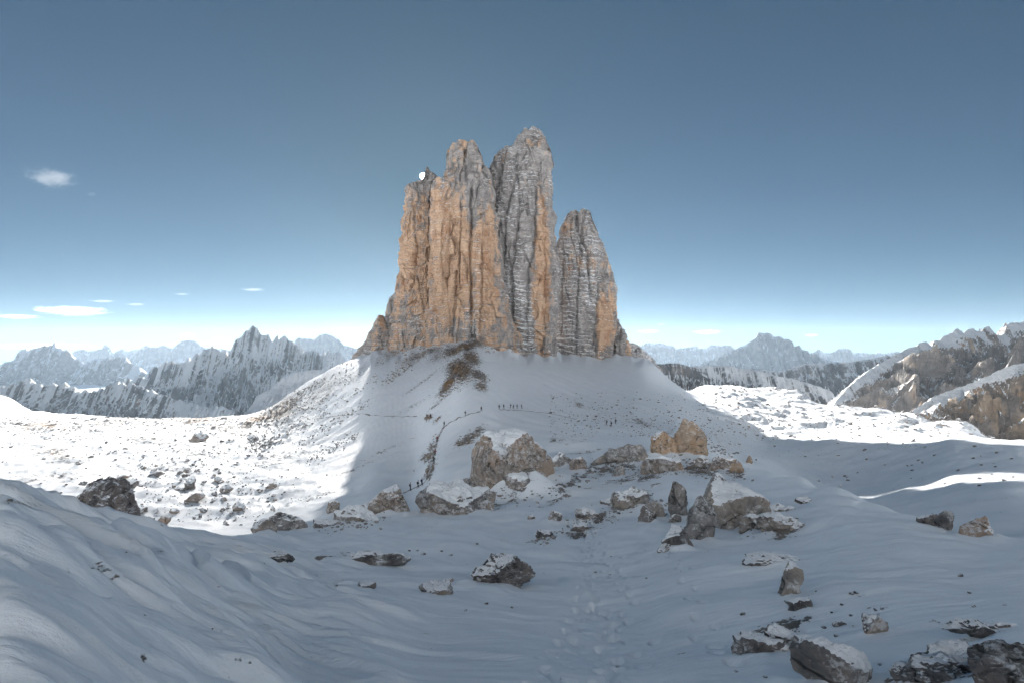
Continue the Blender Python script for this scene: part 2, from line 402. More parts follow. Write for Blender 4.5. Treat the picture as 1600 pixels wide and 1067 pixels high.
# talus runnels: down-slope streaks left of the towers and on the front slope
tal = sst(380, 470, GPX) * (1 - sst(1060, 1140, GPX)) * sst(110, 200, GD) * (1 - sst(430, 520, GD))
lt = 1 - sst(690, 780, GPX)
acr = np.where(lt > .5, .76 * X - .65 * Y, .85 * X + .5 * Y); alg = np.where(lt > .5, .65 * X + .76 * Y, -.5 * X + .85 * Y)
dz += tal * np.abs(lt - .5) * 2 * (0.42 * fbm2(acr / 5.5, alg / 60, 4) + 0.22 * fbm2(acr / 1.8, alg / 22, 3))
foot = np.exp(-((PY0 - 552) / 16) ** 2) * sst(300, 360, GD) * sst(540, 600, GPX) * (1 - sst(1000, 1060, GPX))
dz += foot * GD / F * (6.0 * perlin2(GPX / 19 + 2.2, GD / 90) + 1.6 * perlin2(GPX / 7.5, GD / 60))
# trampled track through the near snow
tx = np.interp(GD, [8, 12, 18, 26, 40, 60], [1.4, 1.9, 3.0, 4.4, 5.2, 6.0])
tw = 1.25 + 0.4 * perlin2(X * 0 + 3.3, Y / 3)
tr = np.exp(-((X - tx) / tw) ** 2) * (1 - sst(38, 60, GD)) * sst(8.5, 10, GD)
dz += -tr * (0.16 + 0.07 * perlin2(X / 0.5, Y / 0.6))
rp = random.Random(5)
def prints(d0, d1, off, spread, n):
    global dz
    for i in range(n):
        d = d0 * (d1 / d0) ** (i / n) * rp.uniform(.985, 1.015)
        x = np.interp(d, [8, 12, 18, 26, 40, 60], [1.4, 1.9, 3.0, 4.4, 5.2, 6.0]) + off(d) + (0.16 if i % 2 else -0.16) + rp.gauss(0, spread)
        i0 = int((math.log(d * .93) - LD[0]) / (LD[1] - LD[0])); i1 = int((math.log(d * 1.08) - LD[0]) / (LD[1] - LD[0])) + 1
        r = np.sqrt(((X[i0:i1] - x) / 0.12) ** 2 + ((Y[i0:i1] - d) / 0.22) ** 2)
        dz[i0:i1] += -rp.uniform(.09, .18) * np.exp(-r ** 3) + 0.015 * np.exp(-((r - 1.5) / .35) ** 2)
prints(8.5, 46, lambda d: 0.0, 0.35, 52)
prints(8.5, 46, lambda d: 0.7, 0.3, 34)
prints(8.5, 34, lambda d: -1.5 + 0.03 * d, 0.10, 34)
prints(11, 30, lambda d: 2.2 + 0.04 * d, 0.12, 16)
# drift spines on the right mound
def spine(pts, amp, wl, wr, dmax=60):
    global dz
    best = np.full(GD.shape, 1e9); side = np.zeros(GD.shape); fade = np.zeros(GD.shape)
    L = len(pts) - 1
    for i in range(L):
        (ax, ay), (bx, by) = pts[i], pts[i + 1]
        ex, ey = bx - ax, by - ay; ll = ex * ex + ey * ey
        t = np.clip(((GPX - ax) * ex + (PY0 - ay) * ey) / ll, 0, 1)
        qx, qy = GPX - (ax + t * ex), PY0 - (ay + t * ey)
        dd = np.hypot(qx, qy); k = dd < best
        best = np.where(k, dd, best); side = np.where(k, np.sign(qx * ey - qy * ex), side); fade = np.where(k, np.sin(np.pi * np.clip((i + t) / L * .86 + .07, 0, 1)), fade)
    w = np.where(side > 0, wr, wl)
    dz = dz + amp * GD / F * np.exp(-(best / w) ** 1.2) * fade * (GD < dmax)
spine([(1275,770),(1318,812),(1335,850),(1300,900),(1290,960)], 12, 150, 70)
spine([(1350,795),(1400,838),(1450,890),(1500,960)], 12, 140, 60)
spine([(736,540),(728,570),(735,600),(752,628),(770,650),(790,680)], 17, 60, 46, 460)
spine([(820,1000),(930,930),(1060,900),(1180,850)], 9, 70, 22)
spine([(1000,960),(1080,905),(1180,880),(1280,860)], 7, 60, 20)
spine([(640,830),(760,822),(860,800),(930,760)], 7, 40, 16)
spine([(930,860),(1000,840),(1050,800)], 8, 40, 16)
spine([(0,860),(140,900),(290,945),(400,1010)], 30, 70, 12)
spine([(0,960),(120,985),(250,1030),(330,1067)], 34, 70, 14)
spine([(40,800),(150,850),(300,900),(420,960)], 24, 60, 10)
spine([(300,1067),(480,960),(700,955),(860,985)], 7, 60, 18)
# rocky patches that break through the snow: (px, py, rx, ry, angle deg, strength, grass, relief)
PATCH = [
 (718,590,20,24,-55,1.2,.9,1.8),(736,570,16,18,-40,1.0,.7,1.4),(703,606,26,8,-50,1.2,1,1.0),(747,600,18,12,20,.9,.7,1.0),(725,548,44,11,-20,1.05,.7,1.4),(752,618,10,12,-60,.8,.7,.8),(665,556,50,7,-14,.7,.5,.9),(640,575,44,3,-36,.55,.3,.5),(660,600,50,3,-34,.5,.3,.4),(690,630,34,3,-36,.6,.4,.4),(640,640,60,2.5,-28,.4,.2,.3),(690,560,30,8,-25,.55,.4,.8),
 (670,655,9,5,-10,.9,1,.4),(683,660,12,3,-40,.7,.6,.3),(672,735,7,18,25,.95,.7,.6),(668,715,14,7,-20,.9,.6,.5),(676,700,8,10,30,.8,.5,.5),
 (735,688,22,8,-25,.9,.5,.5),(722,694,14,6,-10,.9,.7,.5),(745,680,16,6,-30,.8,.3,.5),
 (905,632,8,6,20,.7,.4,.6),(950,655,60,12,12,.25,.1,.3),(1000,660,30,5,15,.6,.1,.4),
 (500,610,60,22,-38,.42,.3,.6),(440,640,50,18,-35,.62,.6,.9),(400,655,34,10,-25,.7,.9,.8),(560,585,50,16,-38,.36,.2,.5),(470,665,60,14,-30,.30,.2,.5),(600,560,26,10,-40,.5,.3,.6),(650,565,40,10,-35,.38,.2,.5),
 (420,720,50,16,-10,.30,.1,.4),(560,730,60,3,-24,.45,.1,.2),(610,700,50,3,-24,.40,.1,.2),(480,735,30,4,-18,.4,.2,.2),(500,770,50,4,-10,.35,.2,.2),
 (60,665,70,12,5,.50,1,.4),(180,660,110,8,2,.42,.9,.4),(310,655,80,8,0,.5,.9,.5),(90,710,40,12,10,.45,.9,.3),(240,690,60,6,12,.35,.5,.3),(350,670,60,14,5,.42,.5,.4),
 (340,700,90,16,0,.34,.2,.4),(70,745,70,10,0,.34,.3,.3),(250,730,90,12,0,.26,.2,.3),
 (820,770,50,7,-32,.75,0,.35),(900,755,60,6,-35,.62,0,.35),(870,780,30,5,-25,.6,0,.3),(905,830,28,8,-20,.8,0,.3),(850,845,22,7,-10,.8,0,.25),(935,810,18,9,-30,.7,0,.3),
 (960,735,60,8,-12,.7,.1,.3),(1010,745,70,9,-8,.62,.1,.3),(1090,735,50,9,10,.7,.2,.3),(1150,740,26,7,14,.65,.2,.3),
 (980,795,36,9,-22,.78,0,.3),(1000,770,40,5,-18,.6,0,.25),(1210,830,36,10,12,.85,.2,.3),
 (890,690,34,4,-5,.42,.1,.2),(865,690,8,4,0,.6,.2,.2),(910,702,40,2,-8,.6,0,.15),
 (570,876,40,6,-3,.8,0,.10),(440,878,26,4,12,.75,0,.08),(500,880,40,1.5,-3,.6,0,.05),
 (1220,1000,46,26,-12,.98,0,.22),(1180,1015,26,12,-10,.98,0,.18),(1245,985,40,8,-25,.75,0,.1),
 (1480,1045,60,12,-14,1.0,0,.20),(1560,1040,60,14,4,1.0,0,.22),(1530,990,60,6,8,.88,0,.12),(1490,1010,40,5,-12,.7,0,.1),(1580,1062,60,14,0,1.0,0,.2),(1440,1062,40,8,-10,.9,0,.15),
 (1340,1050,30,8,0,.6,0,.1),(1460,820,18,6,0,.6,0,.2),(1200,700,160,22,10,.16,0,.3),(1380,700,140,10,0,.2,0,.3),(1130,690,70,16,20,.3,0,.4),(1060,680,60,20,15,.30,0,.4),
 (1200,610,120,5,0,.35,.3,.5),(1300,640,60,8,0,.3,.3,.4),(1450,665,90,10,8,.28,.5,.5),(1250,655,120,12,5,.22,.5,.5),(1250,635,120,8,0,.22,.3,.4),
]
rock = np.zeros_like(GD); grass = np.zeros_like(GD); relief = np.zeros_like(GD)
for (px, py, rx, ry, an, st, gs, rl) in PATCH:
    a = math.radians(an); c, s_ = math.cos(a), math.sin(a)
    ux = GPX - px; uy = PY0 - py
    q = ((ux * c + uy * s_) / rx) ** 2 + ((-ux * s_ + uy * c) / ry) ** 2
    w = st * np.exp(-q * 0.9)
    # only the visible sheet, not the hidden ground behind it
    rock = np.maximum(rock, w); grass = np.maximum(grass, gs * np.exp(-q * .9) * (st > 0.2)); relief = np.maximum(relief, rl * np.exp(-q * 0.9))
rock = np.clip(rock + bas * (0.10 + 0.12 * fbm2(X / 30, Y / 30, 3)) + plat * 0.12, 0, 1)
grass = np.clip(grass + 0.35 * plat * sst(0, 0.5, fbm2(X / 60, Y / 60, 3)), 0, 1)
rn = ridged2(X / 2.6 + 4, Y / 2.6, 4) - 0.9
rn_near = ridged2(X / 0.8 + 4, Y / 1.4, 4) - 0.9
dz += relief * np.where(GD < 45, rn_near, rn) * 0.9 * sst(0.25, 0.6, rock + 0.3 * perlin2(X / 3, Y / 3))
ZT = ZT + dz
PY = HY - F * ZT / GD
def ground_z(x, y):
    px = CX + F * x / y
    i = np.clip((px - PX[0]) / (PX[1] - PX[0]), 0, NCOL - 1.001); j = np.clip((np.log(y) - LD[0]) / (LD[1] - LD[0]), 0, ND - 1.001)
    i0 = int(i); j0 = int(j); a = i - i0; b = j - j0
    return float((ZT[j0, i0] * (1 - a) + ZT[j0, i0 + 1] * a) * (1 - b) + (ZT[j0 + 1, i0] * (1 - a) + ZT[j0 + 1, i0 + 1] * a) * b)

def hit(px, py, dmin=6.0):
    """the point of the terrain seen at a photo pixel, no nearer than dmin"""
    i = np.clip((px - PX[0]) / (PX[1] - PX[0]), 0, NCOL - 1.001); i0 = int(i); a = i - i0
    col = PY[:, i0] * (1 - a) + PY[:, i0 + 1] * a
    ok = np.nonzero((col <= py) & (DD >= dmin))[0]
    j = ok[0] if len(ok) else int(np.argmin(np.where(DD >= dmin, np.abs(col - py), 1e9)))
    d = DD[j]
    x = (px - CX) / F * d
    return np.array([x, d, ground_z(x, d)])

# the big rocks, and the snow the wind has banked against them
# (label, px, py of the foot, width, height, material, seed, options)
BIG = [
 ('largest rounded boulder, brown flanks and a frosted crown',800,768,116,92,M_BW,1,dict(sub=5,amp=.05,lo=.86,dmin=40,sink=.5,cuts=22)),
 ('brown wedge of rock leaning on the largest rounded boulder',757,762,40,44,M_BW,2,dict(dmin=40,tilt=.3)),
 ('small grey block at the foot of the largest rounded boulder',812,775,42,34,M_BS,3,dict(dmin=40)),
 ('long low frosted boulder in front of the largest boulder',716,808,114,46,M_BS,4,dict(sub=5,dmin=40,lo=.74,amp=.07,deep=.6)),
 ('small rock on top end of the long low frosted boulder',731,768,26,17,M_BG,5,dict(dmin=60)),
 ('pointed brown boulder beside the lower end of the trodden path',608,806,56,45,M_BW,6,dict(sub=5,dmin=40,lo=.7)),
 ('dark cracked rock left of the pointed brown boulder',578,800,30,14,M_BD,7,dict(dmin=40)),
 ('frosted round rock above the rubble at the shadow edge',522,803,21,22,M_BS,8,dict(dmin=40)),
 ('frosted rubble heap left of the pointed brown boulder',556,818,60,27,M_BS,9,dict(dmin=40,amp=.13,deep=.5)),
 ('low frosted rock between the rubble heap and the split boulder',505,826,46,13,M_BS,10,dict(dmin=40,amp=.11,deep=.5)),
 ('grey block end of the split boulder on the drift edge',449,833,52,27,M_BG,11,dict(dmin=30,lo=.62,tilt=.12)),
 ('tan block end of the split boulder on the drift edge',411,832,36,19,M_BW,12,dict(dmin=30)),
 ('big dark boulder half buried behind the left snow drift',166,832,106,62,M_BD,13,dict(sub=5,dist=46,lo=.62,amp=.08)),
 ('tan slab leaning on the big dark boulder behind the left drift',128,826,26,30,M_BW,14,dict(dist=48,tilt=-.5)),
 ('left half of the split orange boulder on the mound',1037,714,46,38,M_BO,15,dict(sub=5,dmin=40,lo=.74,tilt=-.25,deep=1.0,cuts=12)),
 ('taller right half of the split orange boulder on the mound',1079,715,48,52,M_BO,16,dict(sub=5,dmin=40,lo=.76,deep=1.0,amp=.045)),
 ('big squared grey boulder of the rock cluster on the mound',1138,830,104,70,M_BG,17,dict(sub=5,dmin=20,lo=.74,amp=.05)),
 ('leaning grey slab in front of the big squared boulder',1091,848,50,62,M_BG,18,dict(sub=5,dmin=20,tilt=.18,deep=.6,lo=.7)),
 ('narrow layered rock pillar beside the leaning grey slab',1060,812,25,50,M_BG,19,dict(dmin=20,strata=.05,lo=.8)),
 ('dark wedge shaped rock below the leaning slab',1056,858,42,32,M_BD,20,dict(dmin=20,tilt=-.45)),
 ('small dark rock at the tip of the wedge shaped rock',1038,864,22,10,M_BD,21,dict(dmin=20,tilt=-.3)),
 ('flat brown rubble slab right of the squared boulder',1222,830,62,24,M_BW,22,dict(dmin=20,amp=.11,deep=.6)),
 ('grey rubble rock between the squared boulder and the flat brown slab',1180,834,46,22,M_BG,23,dict(dmin=20,amp=.12)),
 ('low grey ledge rock above the flat brown slab',1214,806,50,14,M_BG,24,dict(dmin=20,amp=.1,deep=.5)),
 ('grey block left of the layered pillar',1026,812,24,32,M_BG,25,dict(dmin=20)),
 ('small round rock below the layered pillar',1054,820,20,14,M_BG,26,dict(dmin=20)),
 ('sloping brown grey ledge left of the rock cluster',985,798,58,28,M_BG,27,dict(dmin=20,tilt=-.3,amp=.1,deep=.6)),
 ('dark angular rock low on the sloping ledge',1012,818,26,22,M_BD,28,dict(dmin=20)),
 ('thin dark ledge tip at the upper end of the sloping ledge',948,788,26,8,M_BD,29,dict(dmin=20,tilt=-.3)),
 ('rounded grey rock in the snow below the sloping ledge',916,812,34,15,M_BS,30,dict(dmin=20,amp=.1)),
 ('pale domed rock left of the rounded grey rock',866,817,24,17,M_BS,31,dict(dmin=20)),
 ('small reddish rock beside the pale domed rock',829,814,12,8,M_BW,32,dict(dmin=20)),
 ('dark flat rock in the snow below the pale domed rock',850,840,28,9,M_BD,33,dict(dmin=20,amp=.1)),
 ('dark jagged flat rock below the rounded grey rock',906,834,32,12,M_BD,34,dict(dmin=20,amp=.12,tilt=-.25)),
 ('frosted grey rock just right of the largest boulder',874,731,34,21,M_BS,35,dict(dmin=40)),
 ('small brown rock on the slope right of the largest boulder',904,737,34,18,M_BW,36,dict(dmin=40,amp=.1)),
 ('long grey ledge left of the split orange boulder',975,726,84,18,M_BG,37,dict(dmin=40,tilt=-.22,amp=.1,deep=.4)),
 ('fan of brown ledges below the split orange boulder',1030,742,66,27,M_BW,38,dict(dmin=40,amp=.14,deep=.6)),
 ('dark split block below the split orange boulder',968,745,18,14,M_BG,39,dict(dmin=40)),
 ('brown layered block right of the fan of ledges',1092,735,40,20,M_BW,40,dict(dmin=40,strata=.06,amp=.1)),
 ('tilted brown block pair at the mound crest',1130,736,36,26,M_BW,41,dict(dmin=40,tilt=.4,amp=.1)),
 ('low tan slab at the right end of the mound ledges',1152,742,22,14,M_BO,42,dict(dmin=40,tilt=.25)),
 ('small orange stone perched on the snowy mound crest',1171,725,10,11,M_BO,43,dict(dmin=40)),
 ('dark layered mound of rock alone in the near snow',782,919,82,38,M_BD,44,dict(sub=5,dmin=10,strata=.07,lo=.76,amp=.07)),
 ('small dark stone touching the dark layered mound',747,904,14,14,M_BD,45,dict(dmin=10)),
 ('curved frosted rock left of the dark layered mound',683,930,50,16,M_BS,46,dict(dmin=10,amp=.12,tilt=-.2)),
 ('small smooth dark stone above the curved frosted rock',700,911,18,8,M_BD,47,dict(dmin=10)),
 ('long thin dark rock ledge across the near snow',572,882,112,14,M_BD,48,dict(dmin=10,amp=.14,deep=.35,tilt=-.03)),
 ('small flat dark stone below the long thin ledge',572,919,28,9,M_BD,49,dict(dmin=10)),
 ('dark flat slab left of the long thin ledge',438,881,50,9,M_BD,50,dict(dmin=10,tilt=.15,deep=.4)),
 ('thin dark rock rim of the overhanging snow lip',1200,881,82,13,M_BD,51,dict(dmin=10,amp=.08,deep=.5)),
 ('upright grey rock under the overhanging snow lip',1231,932,28,48,M_BG,52,dict(dmin=10,tilt=.35,deep=1.3,lo=.62,amp=.07)),
 ('dark flat stone below the upright grey rock',1250,954,38,15,M_BD,53,dict(dmin=8,amp=.1)),
 ('small brown boulder with stones around it in near snow',1364,993,36,27,M_BW,54,dict(dmin=8,lo=.6)),
 ('tiny flat stone left of the small brown boulder',1312,980,20,6,M_BD,55,dict(dmin=8)),
 ('conical frosted boulder at the bottom edge',1290,1072,104,60,M_BS,56,dict(sub=5,dmin=7,lo=.6,cuts=9,sink=.4)),
 ('small upright dark stone beside the conical frosted boulder',1346,1062,20,28,M_BD,57,dict(dmin=7)),
 ('dark knob on the rock outcrop at lower right centre',1186,1026,70,30,M_BD,58,dict(dmin=7,amp=.12,lo=.7)),
 ('dark low rock behind the conical frosted boulder',1225,1020,60,34,M_BS,59,dict(dmin=7,amp=.12)),
 ('upper arched rock band in the bottom right corner',1540,998,120,16,M_BD,60,dict(sub=5,dmin=7,amp=.10,deep=.5,tilt=.12)),
 ('broad dark rock slab in the bottom right corner',1480,1060,130,28,M_BD,61,dict(sub=5,dmin=6,amp=.10,deep=.6,tilt=-.12)),
 ('dark rock mass cut by the right picture edge',1596,1074,130,40,M_BD,62,dict(sub=5,dmin=6,amp=.10,deep=.7)),
 ('low grey stone row at the bottom edge near the corner',1420,1068,60,18,M_BG,63,dict(dmin=6,amp=.12)),
 ('dark paired rock poking through the drift at right',1452,822,36,17,M_BD,64,dict(dmin=20,tilt=-.3)),
 ('dark hooked rock next to the dark paired rock',1476,829,22,26,M_BD,65,dict(dmin=20,tilt=.3)),
 ('curved tan rock emerging from the drift at right',1530,842,44,36,M_BW,66,dict(dmin=20,tilt=.5,deep=.5,lo=.6)),
 ('dark stones on the crest of the right mound',1258,787,26,9,M_BD,67,dict(dmin=20)),
]
FOOT = []
for (lab, px, py, w, h, mt, sd, kw) in BIG:
    if 'dist' in kw:
        d = kw['dist']; FOOT.append(np.array([(px - CX) / F * d, d, (HY - py) / F * d]))
    else: FOOT.append(hit(px, py, kw.get('dmin', 6.0)))
apron = np.zeros_like(ZT)
for (lab, px, py, w, h, mt, sd, kw), g in zip(BIG, FOOT):
    d = g[1]; W = w * d / F; H = min(h, 0.8 * w) * d / F
    if 'dist' in kw: continue
    sel = np.abs(X - g[0]) + np.abs(Y - g[1]) < 3.2 * W
    ex = (X[sel] - g[0] - 0.12 * W) / (0.80 * W); ey = (Y[sel] - d - 0.15 * W) / (0.75 * W)
    q = np.sqrt(ex ** 2 + ey ** 2)
    am = 0.30 * H * (0.75 + 0.9 * perlin2(X[sel] / (0.6 * W) + sd, Y[sel] / (0.6 * W)))
    apron[sel] = np.maximum(apron[sel], np.clip(am, 0, None) * np.exp(-q ** 2.2))
ZT = ZT + apron
PY = HY - F * ZT / GD
verts = np.stack([X, Y, ZT], -1).reshape(-1, 3)
me = mesh_np('terrain', verts, grid_faces(ND, NCOL), M_GROUND, {'rock': rock, 'grass': grass})
tag(link('terrain', me), 'snow covered saddle, basin and slopes below the rock towers', 'snowfield', kind='structure')

# hillside behind and beside the camera: unseen ridge, shaped to bounce sunlight into shade
th = np.concatenate([np.linspace(math.radians(46), math.radians(314), 150)])
rr = np.exp(np.linspace(math.log(5), math.log(2600), 90))
TH, RR = np.meshgrid(th, rr)
hx, hy = RR * np.sin(TH), RR * np.cos(TH)
back = np.clip(-hy / RR + 0.35, 0, 1.35)
hz = -6.5 - 0.22 * RR * np.clip(0.3 - back, 0, 1) - 0.05 * RR * (1 - back).clip(0, 1) + np.maximum(np.minimum(RR, 480) - 22, 0) * back * 0.62
hz = np.where(RR > 600, hz - (RR - 600) * back * 0.3, hz) + fbm2(hx / 90, hy / 90, 5) * np.minimum(RR * 0.07, 28)
hv = np.stack([hx, hy, hz], -1).reshape(-1, 3)
me = mesh_np('hillside', hv, grid_faces(90, 150), M_GROUND, {'rock': np.clip(sst(60, 300, RR) * 0.22 + 0.2 * fbm2(hx / 60, hy / 60, 3), 0, 1), 'grass': np.full(RR.shape, 0.5)})
tag(link('hillside', me), 'unseen snowy rocky ridge rising behind the viewpoint, shaped to bounce sunlight', 'hillside', kind='structure')
# far valley floor reaching the horizon
n = 72; rad = np.array([600, 2500, 6000, 11500.0])
vv = np.concatenate([[[0, 0, -320.0]]] + [np.stack([r * np.cos(np.arange(n) * 2 * math.pi / n), r * np.sin(np.arange(n) * 2 * math.pi / n), np.full(n, -320.0)], 1) for r in rad])
bm = bmesh.new(); bv = [bm.verts.new(p) for p in vv]
for i in range(n): bm.faces.new((bv[0], bv[1 + i], bv[1 + (i + 1) % n]))
for k in range(3):
    for i in range(n):
        a = 1 + k * n + i; b = 1 + k * n + (i + 1) % n
        bm.faces.new((bv[a], bv[a + n], bv[b + n], bv[b]))
me = bpy.data.meshes.new('ground'); bm.to_mesh(me); bm.free(); me.materials.append(M_GROUND)
tag(link('ground', me), 'distant snowy valley floor between the mountains', 'ground', kind='structure')

# ------------------------------------------------------------------ the rock towers
def tower(label, edges, D, halfdepth, nrow, ncol, ledge, step, pillar, cracks, orange, snowy, seed, skyline=None, shift=0.0, n_exp=2.6, cat='rock tower', lean=0.0, name='rock_tower', fine_amp=0.55, parts=None):
    py = np.array([e[0] for e in edges], float)
    pyq = np.linspace(py[0], py[-1], nrow)
    xl = np.interp(pyq, py, [e[1] for e in edges]); xr = np.interp(pyq, py, [e[2] for e in edges])
    def blk(t, o): return perlin2(np.floor(t) * 1.37 + o, o + 0.5 + 0 * t)
    xl = xl + 3.0 * blk(pyq / 11, seed + .3) + 1.6 * blk(pyq / 4.3, seed + 1.3) + 0.8 * perlin2(pyq / 3.0, seed + .7 + 0 * pyq)
    xr = xr + 3.0 * blk(pyq / 12, seed + 2.3) + 1.6 * blk(pyq / 4.7, seed + 3.3) + 0.8 * perlin2(pyq / 3.0, seed + 4.7 + 0 * pyq)
    # more samples on the faces toward the camera
    k = np.arange(ncol) / ncol
    nf = int(ncol * 0.72)
    th = np.concatenate([np.pi + np.pi * np.arange(nf) / nf, np.pi * np.arange(ncol - nf) / (ncol - nf)])
    c, s = np.cos(th), np.sin(th)
    ux = np.sign(c) * np.abs(c) ** (2 / n_exp); uy = np.sign(s) * np.abs(s) ** (2 / n_exp)
    zc = (HY - pyq) / F * D
    xm = ((xl + xr) / 2 - CX) / F * D; hw = (xr - xl) / 2 / F * D
    hmax = hw.max()
    hd = halfdepth * (0.35 + 0.65 * hw / hmax)
    x = xm[:, None] + hw[:, None] * ux[None]
    y = D + shift + lean * (zc[:, None] - zc[-1]) + hd[:, None] * uy[None]
    z = np.repeat(zc[:, None], ncol, 1)
    nx = np.abs(c) ** (2 - 2 / n_exp) * np.sign(c); ny = np.abs(s) ** (2 - 2 / n_exp) * np.sign(s) * 1.0
    nl = np.hypot(nx, ny) + 1e-6; nx, ny = nx / nl, ny / nl
    so = seed * 13.7
    frontw = np.clip(-ny, 0, 1)[None]
    topf = sst(0, 1, (pyq - pyq[0]) / 14)[:, None]
    edge = (0.35 + 0.65 * frontw)            # keep the traced outline tight
    disp = np.zeros_like(x)
    big = perlin3(x / 26 + so, y / 26, z / 110); disp += pillar * 4.2 * big * edge
    p2 = perlin3(x / 11 + so, y / 11 + 4, z / 55); disp += pillar * 2.4 * p2 * edge
    disp -= pillar * 3.0 * np.exp(-(p2 / 0.035) ** 2) * edge * sst(-.1, .35, perlin3(x / 30 + so, y / 30, z / 40))
    p3 = perlin3(x / 5 + so, y / 5 + 9, z / 19); disp += pillar * 0.9 * p3 * edge - pillar * 0.8 * np.exp(-(p3 / 0.05) ** 2) * edge * sst(0, .4, perlin3(x / 18 + so, y / 18 + 7, z / 25))
    lmask = np.clip(ledge * (1 + 1.1 * sst(470, 530, pyq)[:, None]) * (0.55 + 1.3 * perlin3(x / 24 + so, y / 24, z / 15) + 0.7 * perlin3(x / 8 + so, y / 8, z / 9)), 0.05 * ledge, None)
    for stp, am in ((step, 1.0), (step * 0.37, 0.3)):
        t = (z + 0.10 * x) / stp + 1.25 * perlin3(x / 26 + so, y / 26, z / 17) + 0.5 * perlin3(x / 7 + so, y / 7, z / 7)
        f = t - np.floor(t)
        disp += am * lmask * np.where(f < 0.76, f / 0.76, (1 - f) / 0.24) * (0.5 + 0.5 * edge)
    # blocky break-up: piecewise offsets between joints
    wa = 1.1 * perlin3(x / 9 + so, y / 9, z / 12); wb = 0.9 * perlin3(x / 13 + so, y / 13 + 5, z / 9)
    for bw, bh, am in ((11.0, 26.0, 3.0), (5.2, 9.0, 1.7), (2.4, 3.8, 0.8)):
        disp += am * 1.4 * perlin3(np.floor(x / bw + wa) * 1.71 + so, np.floor(z / bh + wb) * 1.31 + 0.2, np.floor(y / (2 * bw)) * 0.9 + 0.4) * edge
    disp += fine_amp * fbm3(x / 2.6 + so, y / 2.6, z / 2.2, 3) * (0.6 + 0.4 * frontw)
    P_x = CX + F * x / y; P_y = HY - F * z / y
    for (line, wpx, dep) in cracks:
        ly = [q[1] for q in line]; lx = [q[0] for q in line]
        cx = np.interp(P_y, ly, lx) + 3.0 * perlin3(z / 9 + so, 0.3, 0.7) + 1.2 * perlin3(z / 2.5 + so, 2.3, 0.7)
        wgt = np.exp(-((P_x - cx) / (0.72 * wpx)) ** 2) * sst(ly[0] - 6, ly[0] + 6, P_y) * (1 - sst(ly[-1] - 8, ly[-1] + 8, P_y))
        disp -= 1.25 * dep * wgt * frontw
    disp *= topf * 0.85 + 0.15
    x = x + disp * nx[None]; y = y + disp * ny[None]
    z = z + 1.6 * topf * perlin3(x / 5 + so, y / 5, 3.3) * (1 - sst(0, 60, pyq - pyq[0]))[:, None]
    if skyline is not None:
        sx = CX + F * x / D
        sky_y = np.interp(sx + 1.5 * perlin3(x / 3 + so, y / 6, 0.5), [q[0] for q in skyline], [q[1] for q in skyline])
        lim = (HY - sky_y) / F * D + 0.9 * perlin3(x / 2.2 + so, y / 3.5, 1.7) + 1.3 * perlin3(np.floor(x / 3.0), np.floor(y / 4.0), so + .5) - 0.12 * np.abs(y - D)
        z = np.minimum(z, lim)
    og = orange(P_x, P_y) + 0.0 * z
    sn = snowy(P_x, P_y) + 0.0 * z
    V = np.stack([x, y, z], -1).reshape(-1, 3)
    V = np.concatenate([V, [[x[0].mean(), y[0].mean(), z[0].mean() + 0.5]]])
    Q = grid_faces(nrow, ncol, True)[:, ::-1]
    snv = sn.ravel() + 0.9 * perlin3(x / 17 + so, y / 17, z / 30 + x / 40).ravel() + 0.25 * perlin3(x / 5 + so, y / 5, z / 5).ravel()
    A = {'orange': np.append(og.ravel(), 0), 'snowy': np.append(snv, 0.5)}
    def piece(nm, faces, with_cap):
        use = np.unique(faces)
        if with_cap: use = np.append(use, len(V) - 1)
        idx = np.full(len(V), -1); idx[use] = np.arange(len(use))
        me = mesh_np(nm, V[use], idx[faces], M_TOWER, {k_: v_[use] for k_, v_ in A.items()}, smooth=False)
        if with_cap:
            bm = bmesh.new(); bm.from_mesh(me); bm.verts.ensure_lookup_table()
            for i in range(ncol): bm.faces.new((bm.verts[idx[i]], bm.verts[idx[(i + 1) % ncol]], bm.verts[len(use) - 1]))
            bm.normal_update(); bm.to_mesh(me); bm.free()
        return me
    if parts is None:
        return tag(link(name, piece(name, Q, True)), label, cat, 'rock towers on the saddle')
    # the summit and, where there is one, the fresh orange slab are parts of their own
    root = bpy.data.objects.new(name, None); COL.objects.link(root); root.location = (float(xm[-1]), D, float(zc[-1]))
    tag(root, label, cat, 'rock towers on the saddle')
    fr = Q[:, 0] // ncol; fx = P_x.ravel()[Q[:, 0]]; fy = P_y.ravel()[Q[:, 0]]; fo = og.ravel()[Q[:, 0]]
    front = (np.repeat(ny[None] < -0.15, nrow, 0)).ravel()[Q[:, 0]]
    sm_ = fr < np.searchsorted(pyq, parts[0])
    sl_ = ~sm_ & front & (fo > 0.55) if parts[1] else np.zeros(len(Q), bool)
    for nm, mk, cp, lb in (('wall', ~sm_ & ~sl_, False, None), ('summit', sm_, True, None), ('rock_slab', sl_, False, 'smooth orange slab of fresh rock')):
        if mk.any():
            o = link(nm, piece(nm, Q[mk], cp)); o.parent = root; o.matrix_parent_inverse = Matrix.Translation(root.location).inverted()
            if lb: o['label'] = lb
    return root

G = lambda cx, cy, rx, ry: (lambda px, py: np.exp(-((px - cx) / rx) ** 2 - ((py - cy) / ry) ** 2))
def mixf(base, *gs):
    def f(px, py):
        r = base + 0 * px
        for (a, g) in gs: r = r + a * g(px, py)
        return np.clip(r, -0.3, 1.2)
    return f

